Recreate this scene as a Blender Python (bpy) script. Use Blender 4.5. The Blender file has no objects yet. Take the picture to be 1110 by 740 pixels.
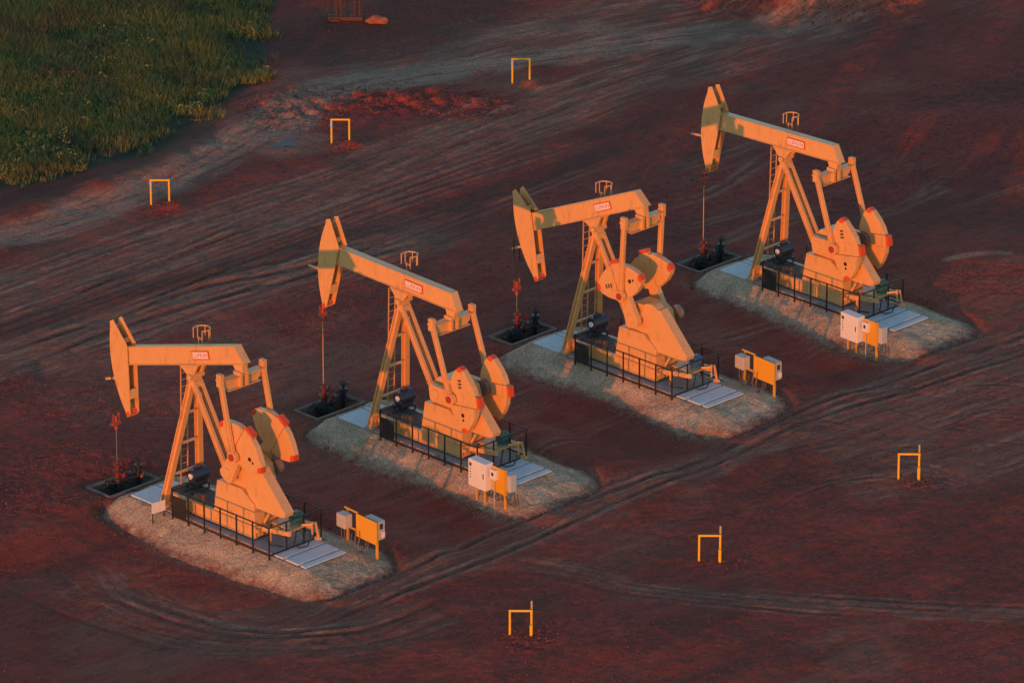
import bpy, bmesh, math, random
import numpy as np
from mathutils import Vector, Matrix
R = math.radians
random.seed(7); RNG = np.random.default_rng(7)
scene = bpy.context.scene
COL = scene.collection

# ------------------------------------------------------------------ camera
yaw, pitch = R(135.1447), R(21.7315)
fw = Vector((math.cos(yaw)*math.cos(pitch), math.sin(yaw)*math.cos(pitch), -math.sin(pitch)))
rt = Vector((math.sin(yaw), -math.cos(yaw), 0)); up = rt.cross(fw)
cam = bpy.data.cameras.new("camera"); co = bpy.data.objects.new("camera", cam); COL.objects.link(co)
m = Matrix((rt, up, -fw)).transposed().to_4x4(); m.translation = Vector((192.779, -171.928, 111.077))
co.matrix_world = m
cam.sensor_width = 36; cam.lens = 6815.85*36/1110; cam.clip_start = 1; cam.clip_end = 6000
scene.camera = co

# ------------------------------------------------------------------ light
SUN_DIR = Vector((-0.457, 0.888, -0.049)).normalized()
sl = bpy.data.lights.new("sun", 'SUN'); so = bpy.data.objects.new("sun", sl); COL.objects.link(so)
sl.energy = 1.92; sl.angle = R(0.6); sl.color = (1.0, 0.255, 0.022)
so.rotation_euler = (-SUN_DIR).to_track_quat('Z', 'Y').to_euler(); so.location = (60, -120, 60)
w = bpy.data.worlds.new("World"); scene.world = w; w.use_nodes = True
nt = w.node_tree; bg = nt.nodes['Background']
sky = nt.nodes.new('ShaderNodeTexSky'); sky.sky_type = 'NISHITA'; sky.sun_disc = False
sky.sun_elevation = R(2.8); sky.sun_rotation = math.atan2(-SUN_DIR.x, -SUN_DIR.y)
sky.altitude = 300; sky.air_density = 1.0; sky.dust_density = .0; sky.ozone_density = 2.0
nt.links.new(sky.outputs[0], bg.inputs[0]); bg.inputs[1].default_value = 0.27
scene.cycles.use_denoising = True
scene.view_settings.view_transform = 'Standard'; scene.view_settings.look = 'None'
scene.view_settings.exposure = 1.0; scene.view_settings.gamma = 1

# ------------------------------------------------------------------ materials
def newmat(name):
    M = bpy.data.materials.new(name); M.use_nodes = True
    return M, M.node_tree.nodes, M.node_tree.links, M.node_tree.nodes['Principled BSDF']
def plain(name, col, rough=.5, metal=0, vary=.12, scale=3, bump=0, dirt=None, dirt_amt=.5):
    M, N, L, P = newmat(name)
    tc = N.new('ShaderNodeTexCoord')
    n = N.new('ShaderNodeTexNoise'); n.inputs['Scale'].default_value = scale; n.inputs['Detail'].default_value = 6
    L.new(tc.outputs['Object'], n.inputs['Vector'])
    hs = N.new('ShaderNodeMixRGB'); hs.blend_type = 'MIX'
    hs.inputs[1].default_value = (*[c*(1-vary) for c in col], 1); hs.inputs[2].default_value = (*[min(1, c*(1+vary)) for c in col], 1)
    L.new(n.outputs['Fac'], hs.inputs[0]); out = hs.outputs[0]
    if dirt:
        n2 = N.new('ShaderNodeTexNoise'); n2.inputs['Scale'].default_value = scale*.7; n2.inputs['Detail'].default_value = 8; n2.inputs['Roughness'].default_value = .7
        mp = N.new('ShaderNodeMapping'); mp.inputs['Scale'].default_value = (2.2, 2.2, .5); mp.inputs['Location'].default_value = (5, 3, 1)
        L.new(tc.outputs['Object'], mp.inputs[0]); L.new(mp.outputs[0], n2.inputs['Vector'])
        cr = N.new('ShaderNodeValToRGB'); cr.color_ramp.elements[0].position = .54; cr.color_ramp.elements[1].position = .74
        cr.color_ramp.elements[0].color = (0, 0, 0, 1); cr.color_ramp.elements[1].color = (dirt_amt,)*3+(1,)
        L.new(n2.outputs['Fac'], cr.inputs[0])
        mx = N.new('ShaderNodeMixRGB'); mx.inputs[2].default_value = (*dirt, 1)
        L.new(cr.outputs[0], mx.inputs[0]); L.new(out, mx.inputs[1]); out = mx.outputs[0]
    L.new(out, P.inputs['Base Color']); P.inputs['Roughness'].default_value = rough; P.inputs['Metallic'].default_value = metal
    if bump:
        b = N.new('ShaderNodeBump'); b.inputs['Strength'].default_value = bump; b.inputs['Distance'].default_value = .02
        L.new(n.outputs['Fac'], b.inputs['Height']); L.new(b.outputs[0], P.inputs['Normal'])
    return M
MT = dict(
 paint=plain('tan_paint', (.66, .345, .13), .38, vary=.07, scale=2.4, dirt=(.16, .075, .035), dirt_amt=.5),
 paint2=plain('tan_paint_rod', (.62, .31, .12), .4, vary=.09, scale=2, dirt=(.25, .12, .05), dirt_amt=.5),
 red=plain('red_paint', (.62, .07, .018), .45, vary=.1),
 white=plain('white_paint', (.70, .68, .64), .45, vary=.04, dirt=(.5, .42, .34), dirt_amt=.3),
 tanbox=plain('tan_grey_paint', (.42, .38, .33), .5, vary=.06),
 grey=plain('grey_paint', (.42, .43, .43), .45, vary=.06),
 yellow=plain('yellow_paint', (.80, .43, .015), .45, vary=.06, dirt=(.4, .2, .03), dirt_amt=.3),
 board=plain('ochre_board', (.66, .32, .02), .55, vary=.06),
 drum=plain('worn_drum_steel', (.2, .17, .15), .45, .4, vary=.2),
 stake=plain('weathered_stake', (.42, .34, .18), .7, vary=.15, scale=5),
 black=plain('black_steel', (.018, .017, .018), .5, vary=.2),
 dark=plain('dark_steel', (.045, .042, .042), .55, .3, vary=.3, scale=5),
 deck=plain('dusty_deck', (.10, .075, .06), .8, vary=.35, scale=4),
 navy=plain('navy_paint', (.02, .03, .06), .35, vary=.15),
 teal=plain('teal_paint', (.03, .12, .13), .4, vary=.15),
 bluep=plain('blue_paint', (.04, .12, .25), .4, vary=.15),
 wellred=plain('wellhead_red', (.11, .014, .014), .5, vary=.3, scale=6),
 clampred=plain('clamp_red', (.36, .045, .02), .5, vary=.2, scale=6),
 steel=plain('steel', (.35, .34, .33), .4, .7),
 rust=plain('rusty_pipe', (.075, .022, .015), .7, vary=.3, scale=4),
 oranged=plain('rust_orange', (.30, .085, .03), .8, vary=.3, scale=5),
 concrete=plain('concrete', (.56, .56, .55), .85, vary=.12, scale=1.6, bump=.1, dirt=(.27, .2, .17), dirt_amt=.45),
 concrete3=plain('stained_concrete', (.34, .30, .27), .85, vary=.2, scale=2, dirt=(.07, .05, .04), dirt_amt=.8),
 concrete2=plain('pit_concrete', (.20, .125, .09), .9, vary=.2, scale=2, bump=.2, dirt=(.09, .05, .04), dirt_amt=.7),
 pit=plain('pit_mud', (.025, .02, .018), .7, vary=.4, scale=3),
)

# ------------------------------------------------------------------ mesh helpers
class MB:
    def __init__(s): s.v = []; s.f = []; s.mi = []
    def add(s, vs, fs, mi=0):
        o = len(s.v); s.v += [tuple(v) for v in vs]; s.f += [tuple(i+o for i in f) for f in fs]; s.mi += [mi]*len(fs); return s
    def box(s, x0, x1, y0, y1, z0, z1, mi=0):
        vs = [(x, y, z) for z in (z0, z1) for y in (y0, y1) for x in (x0, x1)]
        return s.add(vs, [(0, 2, 3, 1), (4, 5, 7, 6), (0, 1, 5, 4), (2, 6, 7, 3), (0, 4, 6, 2), (1, 3, 7, 5)], mi)
    def prism(s, prof, y0, y1, mi=0, T=None):      # prof in (x,z), counter-clockwise seen from -y
        n = len(prof); vs = [(x, y0, z) for x, z in prof]+[(x, y1, z) for x, z in prof]
        if T: vs = [T(v) for v in vs]
        fs = [tuple(range(n)), tuple(range(2*n-1, n-1, -1))]+[(i, i+n, (i+1) % n+n, (i+1) % n) for i in range(n)]
        return s.add(vs, fs, mi)
    def prism_axis(s, prof, axis, a0, a1, mi=0):
        # prof in the plane perpendicular to axis: 'x' -> (y,z), 'z' -> (x,y)
        n = len(prof)
        if axis == 'x': vs = [(a0, y, z) for y, z in prof]+[(a1, y, z) for y, z in prof]
        else: vs = [(x, y, a0) for x, y in prof]+[(x, y, a1) for x, y in prof]
        return s.add(vs, [tuple(range(n-1, -1, -1)), tuple(range(n, 2*n))]+[(i, (i+1) % n, (i+1) % n+n, i+n) for i in range(n)], mi)
    def bar(s, a, b, wd, hd, mi=0, upv=(0, 1, 0)):   # rectangular bar between two points; wd along upv, hd across
        a = Vector(a); b = Vector(b); d = (b-a).normalized(); u = Vector(upv); u = (u-d*u.dot(d)).normalized(); v = d.cross(u)
        vs = [p+u*(wd/2*i)+v*(hd/2*j) for p in (a, b) for i, j in ((-1, -1), (1, -1), (1, 1), (-1, 1))]
        return s.add(vs, [(3, 2, 1, 0), (4, 5, 6, 7)]+[(i, (i+1) % 4, (i+1) % 4+4, i+4) for i in range(4)], mi)
    def ibeam(s, a, b, wd, hd, t=.035, mi=0, upv=(0, 1, 0)):  # H section: flanges across upv-normal direction
        a = Vector(a); b = Vector(b); d = (b-a).normalized(); u = Vector(upv); u = (u-d*u.dot(d)).normalized(); v = d.cross(u)
        for k in (-1, 1): s.bar(a+v*(k*(hd-t)/2), b+v*(k*(hd-t)/2), wd, t, mi, u)
        return s.bar(a, b, t, hd-2*t-.004, mi, u)
    def tube(s, pts, r, n=8, mi=0, cap=True):
        pts = [Vector(p) for p in pts]; rings = []; vs = []
        prev = None
        for i, p in enumerate(pts):
            d = ((pts[min(i+1, len(pts)-1)]-pts[max(i-1, 0)])).normalized()
            ref = prev if prev is not None else (Vector((0, 0, 1)) if abs(d.z) < .9 else Vector((1, 0, 0)))
            u = (ref-d*ref.dot(d)).normalized(); v = d.cross(u); prev = u
            rr = r[i] if isinstance(r, (list, tuple)) else r
            vs += [p+(u*math.cos(2*math.pi*k/n)+v*math.sin(2*math.pi*k/n))*rr for k in range(n)]
        fs = []
        for i in range(len(pts)-1):
            for k in range(n): fs.append((i*n+k, i*n+(k+1) % n, (i+1)*n+(k+1) % n, (i+1)*n+k))
        if cap: fs += [tuple(range(n-1, -1, -1)), tuple((len(pts)-1)*n+k for k in range(n))]
        return s.add(vs, fs, mi)
    def cyl(s, a, b, r, n=16, mi=0): return s.tube([a, b], r, n, mi)
    def build(s, name, mats, parent=None, smooth=False, bevel=0):
        me = bpy.data.meshes.new(name); me.from_pydata(s.v, [], s.f)
        for mm in (mats if isinstance(mats, (list, tuple)) else [mats]): me.materials.append(mm)
        me.polygons.foreach_set('material_index', s.mi)
        if smooth: me.polygons.foreach_set('use_smooth', [True]*len(me.polygons))
        bm = bmesh.new(); bm.from_mesh(me); bmesh.ops.recalc_face_normals(bm, faces=bm.faces); bm.to_mesh(me); bm.free()
        me.update()
        o = bpy.data.objects.new(name, me); COL.objects.link(o)
        if parent: o.parent = parent
        if bevel:
            b = o.modifiers.new('bevel', 'BEVEL'); b.width = bevel; b.segments = 2; b.limit_method = 'ANGLE'; b.angle_limit = R(40)
        return o
def tag(o, label=None, cat=None, group=None, kind=None):
    if label: o['label'] = label
    if cat: o['category'] = cat
    if group: o['group'] = group
    if kind: o['kind'] = kind
    return o
def thing(name, label, cat, loc, rz=0, group=None):
    o = bpy.data.objects.new(name, None); COL.objects.link(o); o.location = loc; o.rotation_euler.z = rz; o.empty_display_size = .3
    return tag(o, label, cat, group)

# ------------------------------------------------------------------ layout
PUMPS = [Vector((0, 0, 0)), Vector((-.083, 12.867, 0)), Vector((-.311, 25.786, 0)), Vector((-.649, 39.093, 0))]
PADZ = .40
PX0, PX1, PY = -3.0, 8.46, 1.23
WORDS = ['nearest', 'second', 'third', 'farthest']

# ------------------------------------------------------------------ numpy noise
def vnoise(x, y, seed=0):
    xi = np.floor(x).astype(np.int64); yi = np.floor(y).astype(np.int64); fx = x-xi; fy = y-yi
    fx = fx*fx*(3-2*fx); fy = fy*fy*(3-2*fy)
    def h(a, b):
        n = (a*374761393+b*668265263+seed*144665) & 0x7fffffff
        n = ((n ^ (n >> 13))*1274126177) & 0x7fffffff
        n = (n ^ (n >> 16))*1103515245 & 0x7fffffff
        return (n & 0xffff)/65535.
    return (h(xi, yi)*(1-fx)+h(xi+1, yi)*fx)*(1-fy)+(h(xi, yi+1)*(1-fx)+h(xi+1, yi+1)*fx)*fy
def fbm(x, y, o=4, seed=0):
    a = 0; s = 0; k = 1.
    for i in range(o): a = a+vnoise(x*2**i+17.3*i, y*2**i-9.1*i, seed+i)*k; s += k; k *= .5
    return a/s-.5
def sst(a, b, x): t = np.clip((x-a)/(b-a), 0, 1); return t*t*(3-2*t)

# gravel bed round each pad: distance outside the pad and local apron width
def apron(lx, ly, i):
    dx = np.maximum(np.maximum(PX0-lx, lx-PX1), 0); dy = np.maximum(np.abs(ly)-PY, 0); d = np.hypot(dx, dy)
    ang = np.arctan2(np.where(ly > PY, ly-PY, np.where(ly < -PY, ly+PY, 0)), np.where(lx > PX1, lx-PX1, np.where(lx < PX0, lx-PX0, 0)))
    near = 1.95+.3*np.sin(lx*.5+i*1.7)+(.4 if i == 3 else 0)*sst(3, 8, lx)
    wy = np.where(ly < 0, near, 1.9)
    wx = np.where(lx > 2, 2.45, 1.1)
    c = np.abs(np.cos(ang)); s_ = np.abs(np.sin(ang))
    wd = wx*c*c+wy*s_*s_
    wd = wd*(1+.22*fbm(lx*.6+31*i, ly*.6, 3, 5))
    return d, wd

# ------------------------------------------------------------------ ground sheet
def axis(lo, hi, step, far):
    a = list(np.arange(lo, hi+step/2, step)); s = step
    x = a[-1]; tail = []
    while x < far: s *= 1.35; x += s; tail.append(x)
    s = step; x = a[0]; head = []
    while x > -far: s *= 1.35; x -= s; head.append(x)
    return np.array(head[::-1]+a+tail)
S = axis(-20, 47, .14, 2500); T = axis(-24, 79, .14, 2500)
SS, TT = np.meshgrid(S, T); q = math.sqrt(.5)
X = q*(SS-TT); Y = q*(SS+TT)
inner = (SS > -30) & (SS < 58) & (TT > -34) & (TT < 90)

def smooth_poly(P, n=8):
    P = np.array(P, float); out = []
    for i in range(len(P)-1):
        p0 = P[max(i-1, 0)]; p1 = P[i]; p2 = P[i+1]; p3 = P[min(i+2, len(P)-1)]
        for k in range(n):
            t = k/n; out.append(.5*((2*p1)+(-p0+p2)*t+(2*p0-5*p1+4*p2-p3)*t*t+(-p0+3*p1-3*p2+p3)*t**3))
    out.append(P[-1]); return np.array(out)
def dist(P, sm=True, maxd=6):
    P = smooth_poly(P) if sm else np.array(P, float)
    global SGN, ALONG
    D = np.full(X.shape, 1e3); U = np.zeros(X.shape); SGN = np.ones(X.shape); ALONG = np.zeros(X.shape)
    x0, y0 = P.min(0)-maxd; x1, y1 = P.max(0)+maxd
    idx = np.where((X > x0) & (X < x1) & (Y > y0) & (Y < y1)); xs = X[idx]; ys = Y[idx]
    best = np.full(xs.shape, 1e3); bu = np.zeros(xs.shape); sg = np.ones(xs.shape); al = np.zeros(xs.shape); acc = 0
    tot = np.sum(np.hypot(*np.diff(P, axis=0).T))
    for a, b in zip(P[:-1], P[1:]):
        d = b-a; l = math.hypot(*d)
        if l < 1e-6: continue
        t = np.clip(((xs-a[0])*d[0]+(ys-a[1])*d[1])/l/l, 0, 1)
        dd = np.hypot(xs-a[0]-t*d[0], ys-a[1]-t*d[1]); mk = dd < best
        best = np.where(mk, dd, best); bu = np.where(mk, (acc+t*l)/tot, bu)
        sg = np.where(mk, np.where((xs-a[0])*d[1]-(ys-a[1])*d[0] > 0, 1, -1), sg); al = np.where(mk, acc+t*l, al); acc += l
    D[idx] = best; U[idx] = bu; SGN[idx] = sg; ALONG[idx] = al
    return D, U

n_big = fbm(X*.08, Y*.08, 4, 11); n_mid = fbm(X*.45, Y*.45, 4, 23); n_fin = fbm(X*1.7, Y*1.7, 3, 41)
n_str = fbm(X*1.1, Y*.11, 4, 57); n_str2 = fbm(X*2.6, Y*.16, 3, 91)
H = np.where(inner, .16*n_big+.10*n_mid+.045*n_fin, 0)
GREY = np.zeros(X.shape); DARK = np.zeros(X.shape); SCOR = np.zeros(X.shape); LIGHT = np.zeros(X.shape); TRK = np.zeros(X.shape+(3,))
def rut(P, wd=.22, depth=.05, dark=.8, grey=.0, fade=.12, light=0.):
    global H, GREY, DARK, LIGHT
    D, U = dist(P); D = D+.12*n_mid
    f = np.clip(np.minimum(U, 1-U)/fade, 0, 1)*(D < 50)
    core = np.exp(-(D/wd)**2)*f; rim = np.exp(-((D-wd*1.9)/(wd*.7))**2)*f
    brk = np.clip(.75+1.6*n_fin+.9*n_mid, 0, 1.2)
    H = H-depth*core*brk+depth*.7*rim*brk
    DARK = np.maximum(DARK, dark*core*brk); GREY = np.maximum(GREY, grey*np.exp(-(D/(wd*3))**2)*f); LIGHT = np.maximum(LIGHT, light*rim*brk)
def band(P, wd, what, amt, soft=.5, noise=1.0):
    global GREY, DARK, SCOR, LIGHT
    D, U = dist(P, maxd=wd*2+3); f = np.clip(np.minimum(U, 1-U)/.08, 0, 1)
    v = amt*(1-sst(wd*soft, wd*1.3, D+wd*.9*n_mid*noise+wd*.8*n_str*noise))*(D < 50)*(f if what != 'scor' else 1)
    if what in ('grey', 'light') and noise >= 1: TRK[v > TRK[..., 2]] = np.stack([D*SGN, ALONG, v], -1)[v > TRK[..., 2]]
    if what == 'grey': GREY = np.maximum(GREY, v)
    elif what == 'dark': DARK = np.maximum(DARK, v)
    elif what == 'scor': SCOR = np.maximum(SCOR, v)
    else: LIGHT = np.maximum(LIGHT, v)
# haul road behind the pumps and in front of them
n_b2 = fbm(X*.13+9, Y*.10+4, 5, 131); n_b3 = fbm(X*.5, Y*.22, 4, 171)
GREY = np.where(inner, .55*sst(.03, .2, n_b2+.35*n_b3), 0); DARK = np.where(inner, .45*sst(.06, .25, n_b3-.6*n_b2), 0)
band([(-25.7, 2), (-25.7, 15.8), (-25.8, 29), (-26.8, 44), (-27.1, 58), (-25.6, 80)], 3.2, 'grey', .75)
band([(-20, 2), (-19.5, 12), (-19, 24), (-18.5, 34)], 2.6, 'grey', .8)
band([(-23, 4), (-22.5, 14), (-21, 26), (-20, 36), (-20, 50)], 1.0, 'dark', .7)
band([(-34.2, 10), (-32.4, 19.9), (-33, 27.8), (-34.9, 36.7), (-37, 44), (-34.4, 51.7), (-30.5, 61.4), (-25.4, 72.7)], 1.7, 'light', .8)
band([(-36, 10), (-36.2, 19), (-35.4, 25), (-35.6, 30), (-38, 36)], 1.1, 'dark', .75)
band([(-47, 47), (-41.5, 50), (-41, 54), (-44, 60)], 4.5, 'dark', .85, noise=.6)
band([(-39, 44), (-37, 50), (-36, 56), (-34, 64), (-30, 74)], 3.5, 'grey', .8)
band([(-36.5, 50), (-37.5, 56), (-33, 62)], 1.3, 'light', .5)
band([(-36, 38.8), (-35.2, 42), (-33, 44.8), (-30.3, 47)], 2.7, 'scor', .95, noise=.5)
band([(-31.8, 68.3), (-28.8, 70), (-26.9, 72.4), (-26.6, 77)], 2.4, 'scor', 1.0, noise=.3)
band([(11.6, -6), (11.6, 5), (11.8, 18), (11.6, 30), (12.6, 45)], 1.7, 'grey', .6)
band([(13, 6), (16.4, 7.5), (19.4, 8), (22.3, 9.6), (25.5, 11.8), (29.4, 14.6), (36, 20)], .8, 'grey', .55)
band([(14, 24), (15, 32), (16, 42)], 3.0, 'grey', .65)
band([(18, 22), (20.5, 28), (21, 36)], 2.2, 'grey', .5)
band([(0, -7), (5, -8.5), (10, -7.4), (14, -4), (15, 1)], 2.2, 'grey', .5)
band([(3, 46.6), (3.9, 48.4), (5.2, 49.6)], .3, 'light', .8, noise=.3)
band([(-4, 0), (-6.5, -4), (-10, -6)], 1.6, 'scor', .6)
band([(-30.2, 25.4), (-29.6, 24.6)], .8, 'scor', .9, noise=.4)
band([(-30.4, 38.4), (-30.2, 37.6)], .9, 'scor', .7, noise=.4)
band([(20.6, .2), (20.3, 1.6)], .9, 'scor', .8, noise=.4)
band([(20.4, 12.2), (20.7, 13)], .8, 'scor', .7, noise=.4)
band([(20.4, 25.2), (20.8, 26)], .8, 'scor', .7, noise=.4)
band([(-12, 20), (-11, 34), (-12, 50), (-10, 70)], 3, 'scor', .35)
band([(-9, -8), (-8, -2.5), (-8, 4), (-13, 5), (-17, 4)], 2.4, 'scor', .4)
band([(-9, 50), (-6, 57), (-8, 64), (-13, 70)], 3.2, 'scor', .4)  # sunlit patch on the right, painted in as redder scoria
band([(5, 44), (7, 47), (10, 49)], 2.0, 'scor', .4)  # smaller sunlit patch, its warm light put into the scoria colour
band([(-2, -14), (4, -17), (10, -17)], 1.6, 'scor', .45)
rut([(11.8, -2), (10.9, 4.7), (10.35, 8.7), (11.1, 13.7), (11.4, 19.5), (11.1, 24.7), (10.8, 28.8), (11.1, 33.6), (11.8, 39.3), (12.4, 48)], .17, .07, .95, .35, light=.45)
rut([(12.7, -6), (12.7, 2.3), (12.7, 5.3), (12.5, 9.4), (12.3, 15.6), (12.3, 20.9), (11.9, 25.8), (12.2, 30), (12.9, 34.1), (13.6, 40.6), (14.5, 50)], .17, .07, .95, .35, light=.45)
rut([(-23.4, 5), (-23.8, 12.4), (-24.3, 15.7), (-24.4, 18.8), (-24.5, 22.3), (-25, 28)], .22, .05, .8)
rut([(-18.8, 6.9), (-19.3, 11.4), (-19.1, 15.3), (-18.6, 19.7), (-17.9, 23.9), (-17, 32)], .22, .06, .95, .3, light=.4)
rut([(-21, 15.2), (-21.2, 20.2), (-20.3, 23.8), (-20.3, 26.5)], .25, .06, .9, .3)
rut([(-20.9, 6), (-20.5, 13), (-20.4, 18.9), (-19.1, 23.2), (-18.2, 30)], .22, .06, .9, .3, light=.4)
rut([(-19.1, 6.9), (-17.6, 5.9), (-16.6, 5.3)], .3, .04, .7)
for k in range(9):
    dx = -27.5+k*1.15+random.uniform(-.3, .3); y0 = random.uniform(2, 14); y1 = y0+random.uniform(14, 50)
    rut([(dx, y0), (dx+random.uniform(-1, 1), (y0+y1)/2), (dx+random.uniform(-1.5, 1.5), y1)], .16, .03, .4, .2, .2, light=.45)
for k in range(12):
    o = random.uniform(-2.2, 2.4); sh = random.uniform(-2, 2)
    P = [(-2.2+sh, -8.5-o*.9), (2.2+sh, -9.4-o), (6.8, -9.0-o), (11-.1*o, -7.8-.9*o), (14.2+.4*o, -5.2-.6*o), (15.3+.7*o, -1.5), (14.6+.5*o, 3)]
    a = random.randint(0, 2); b = random.randint(5, 7)
    rut(P[a:b], random.uniform(.1, .2), .035, random.uniform(.3, .8), .15, .25, light=random.choice((0, .3, .55)))
for k in range(12):
    o = random.uniform(-1.4, 1.6); P = [(13.2, 6.7+o), (16.4, 7.6+o), (19.4, 8+o), (22.3, 9.5+o), (25.5, 11.8+o), (29.4, 14.7+o), (33.4, 18+o), (38, 22+o)]
    a = random.randint(0, 3); rut(P[a:a+random.randint(3, 5)], random.uniform(.1, .18), .03, random.uniform(.2, .6), .1, .3, light=random.choice((0, .4)))
for k in range(26):   # scratches from turning trucks on the right of the lease
    cx, cy = random.uniform(13, 24), random.uniform(20, 40); rr = random.uniform(3, 9); a0 = random.uniform(1.2, 2.4); 
    P = [(cx+rr*math.cos(a0+t)-rr*math.cos(a0), cy+rr*math.sin(a0+t)) for t in np.linspace(0, random.uniform(.4, 1.1), 5)]
    rut(P, random.uniform(.08, .16), .03, random.uniform(.1, .5), .1, .3, light=random.choice((0, .3, .5)))
for k in range(34):
    x = random.uniform(-16, 8); y0 = random.uniform(2, 58); P = [(x, y0), (x+random.uniform(-1, 1), y0+4), (x+random.uniform(-2, 2), y0+random.uniform(7, 12))]
    rut(P, random.uniform(.1, .2), .03, random.uniform(.15, .55), .45, .3, light=random.choice((0, .3, .55)))
for bx_, by_, br_, bh_ in ((-9, 63, 5.5, .55), (5, 49, 4.5, .45), (-8, 1, 3, .2), (-12, 30, 5, .25), (23, 5, 5, .25), (27, 28, 5, .2)): H += bh_*np.exp(-((X-bx_)**2+(Y-by_)**2)/br_**2)
for (cx, cy, rx, ry, k_) in ((2, 7.5, 6, 2.2, .6), (2, 20, 6, 2.4, .65), (2, 33, 6, 2.2, .55), (-8, 14, 3.5, 5, .5), (-9, 30, 4, 7, .45), (17, 30, 4, 8, .45), (7, -7, 7, 3, .5)):
    GREY = np.maximum(GREY, k_*np.exp(-(((X-cx)/rx)**2+((Y-cy)/ry)**2))*np.clip(.7+2.2*n_mid+1.6*n_str, 0, 1.3))
# berm, red spoil heap, turf edge
D, U = dist([(-35.0, 4), (-34.6, 18), (-34.3, 25), (-34.9, 31), (-37, 38), (-39.5, 43)], maxd=5); H += np.where(D < 50, .35*np.exp(-(D/1.2)**2)*(1+1.2*n_mid), 0)
D, U = dist([(-31.6, 68.6), (-28.8, 70), (-26.9, 72.4), (-26.6, 77)], maxd=5); H += np.where(D < 50, 1.15*np.exp(-(D/1.4)**2)*(1+.5*n_mid+.9*n_fin), 0)
D, U = dist([(-36.2, 39), (-35.4, 42.4), (-33.2, 45.2), (-30.5, 47.3)], maxd=5); H += np.where(D < 50, .22*np.exp(-(D/1.6)**2)*(1+1.0*n_mid+2.4*n_fin), 0)
H += SCOR*.10*n_fin
GB = smooth_poly([(-37, 2), (-37.1, 19.9), (-36.4, 23.4), (-36.2, 27.5), (-35.9, 30.9), (-38, 35.6), (-39.3, 38.8), (-41.3, 42.6), (-45.5, 47), (-49.7, 51.7), (-56, 58), (-64, 66)])
def turf_edge(y): return np.interp(y, GB[:, 1], GB[:, 0])
turf = sst(0, 1.2, turf_edge(Y)-X+.9*n_mid)
# far guard frames have a small heap of dirt at one foot
for gx, gy in ((-29.9, 25.4), (-30.1, 38.1), (-30.2, 51.5)):
    H += .28*np.exp(-((X-gx)**2+(Y-gy)**2)/.35)*(1+.8*n_fin)
# puddle basin
D, U = dist([(-33.1, 35.2), (-32.3, 36.2)], maxd=4); pud = (1-sst(.5, 1.5, D+.9*n_mid)); LIGHT = np.maximum(LIGHT, np.where(D < 50, .5*(1-sst(1.0, 2.6, D+1.2*n_mid)), 0))
# flatten under pads, pits
pitm = np.zeros(X.shape, bool)
for i, p in enumerate(PUMPS):
    lx = X-p.x; ly = Y-p.y; d, wd = apron(lx, ly, i)
    k = 1-sst(wd*.9, wd*1.25, d); H = H-.45*sst(-4.5, -1, lx)*(1-sst(9, 14, lx))*(1-sst(-3.2, -1.6, ly))*(sst(-8.6, -6.2, ly) if i else 1-sst(11, 20, -ly)); kn = (.2+.25*np.clip((-ly-PY)/np.maximum(d, .05), 0, 1)); H = np.minimum(H*(1-k)-kn*k, np.where(k > 0, H, 9))
    GREY = np.maximum(GREY, .85*(1-sst(wd*.95, wd*1.4, d+.7*n_mid)))
    dc = np.maximum(np.abs(lx+4.92)-.95, np.abs(ly-.03)-1.65); kc = 1-sst(0, .9, dc); H = H*(1-kc)-.02*kc
    DARK = np.maximum(DARK, .6*(1-sst(0, 1.0, dc+.5*n_mid)))
    pitm |= (np.abs(lx+4.92) < .78) & (np.abs(ly-.03) < 1.5)
H += np.where(inner, RNG.uniform(-.022, .022, H.shape)*(1+1.6*np.clip(SCOR, 0, 1)), 0)
far_k = sst(0, 1, np.clip(np.maximum(np.maximum(-20-SS, SS-47), np.maximum(-24-TT, TT-79))/8, 0, 1)); H = H*(1-far_k)
def ground_mesh():
    ny, nx = X.shape; idx = np.arange(ny*nx).reshape(ny, nx)
    f = np.stack([idx[:-1, :-1], idx[:-1, 1:], idx[1:, 1:], idx[1:, :-1]], -1).reshape(-1, 4)
    pc = (pitm[:-1, :-1] | pitm[1:, 1:] | pitm[:-1, 1:] | pitm[1:, :-1]).reshape(-1)
    f = f[~pc]
    me = bpy.data.meshes.new('ground'); n = ny*nx
    me.vertices.add(n); me.vertices.foreach_set('co', np.stack([X, Y, H], -1).reshape(-1))
    me.loops.add(len(f)*4); me.loops.foreach_set('vertex_index', f.reshape(-1).astype(np.int32))
    me.polygons.add(len(f)); me.polygons.foreach_set('loop_start', np.arange(0, len(f)*4, 4, dtype=np.int32))
    me.polygons.foreach_set('use_smooth', np.ones(len(f), bool))
    a = me.attributes.new('soil', 'FLOAT_COLOR', 'POINT'); a.data.foreach_set('color', np.stack([GREY, DARK, SCOR, LIGHT], -1).reshape(-1).astype(np.float32))
    c_ = me.attributes.new('track', 'FLOAT_VECTOR', 'POINT'); c_.data.foreach_set('vector', TRK.reshape(-1).astype(np.float32))
    b = me.attributes.new('turf', 'FLOAT', 'POINT'); b.data.foreach_set('value', turf.reshape(-1).astype(np.float32))
    me.update(); me.validate(); return me
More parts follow.
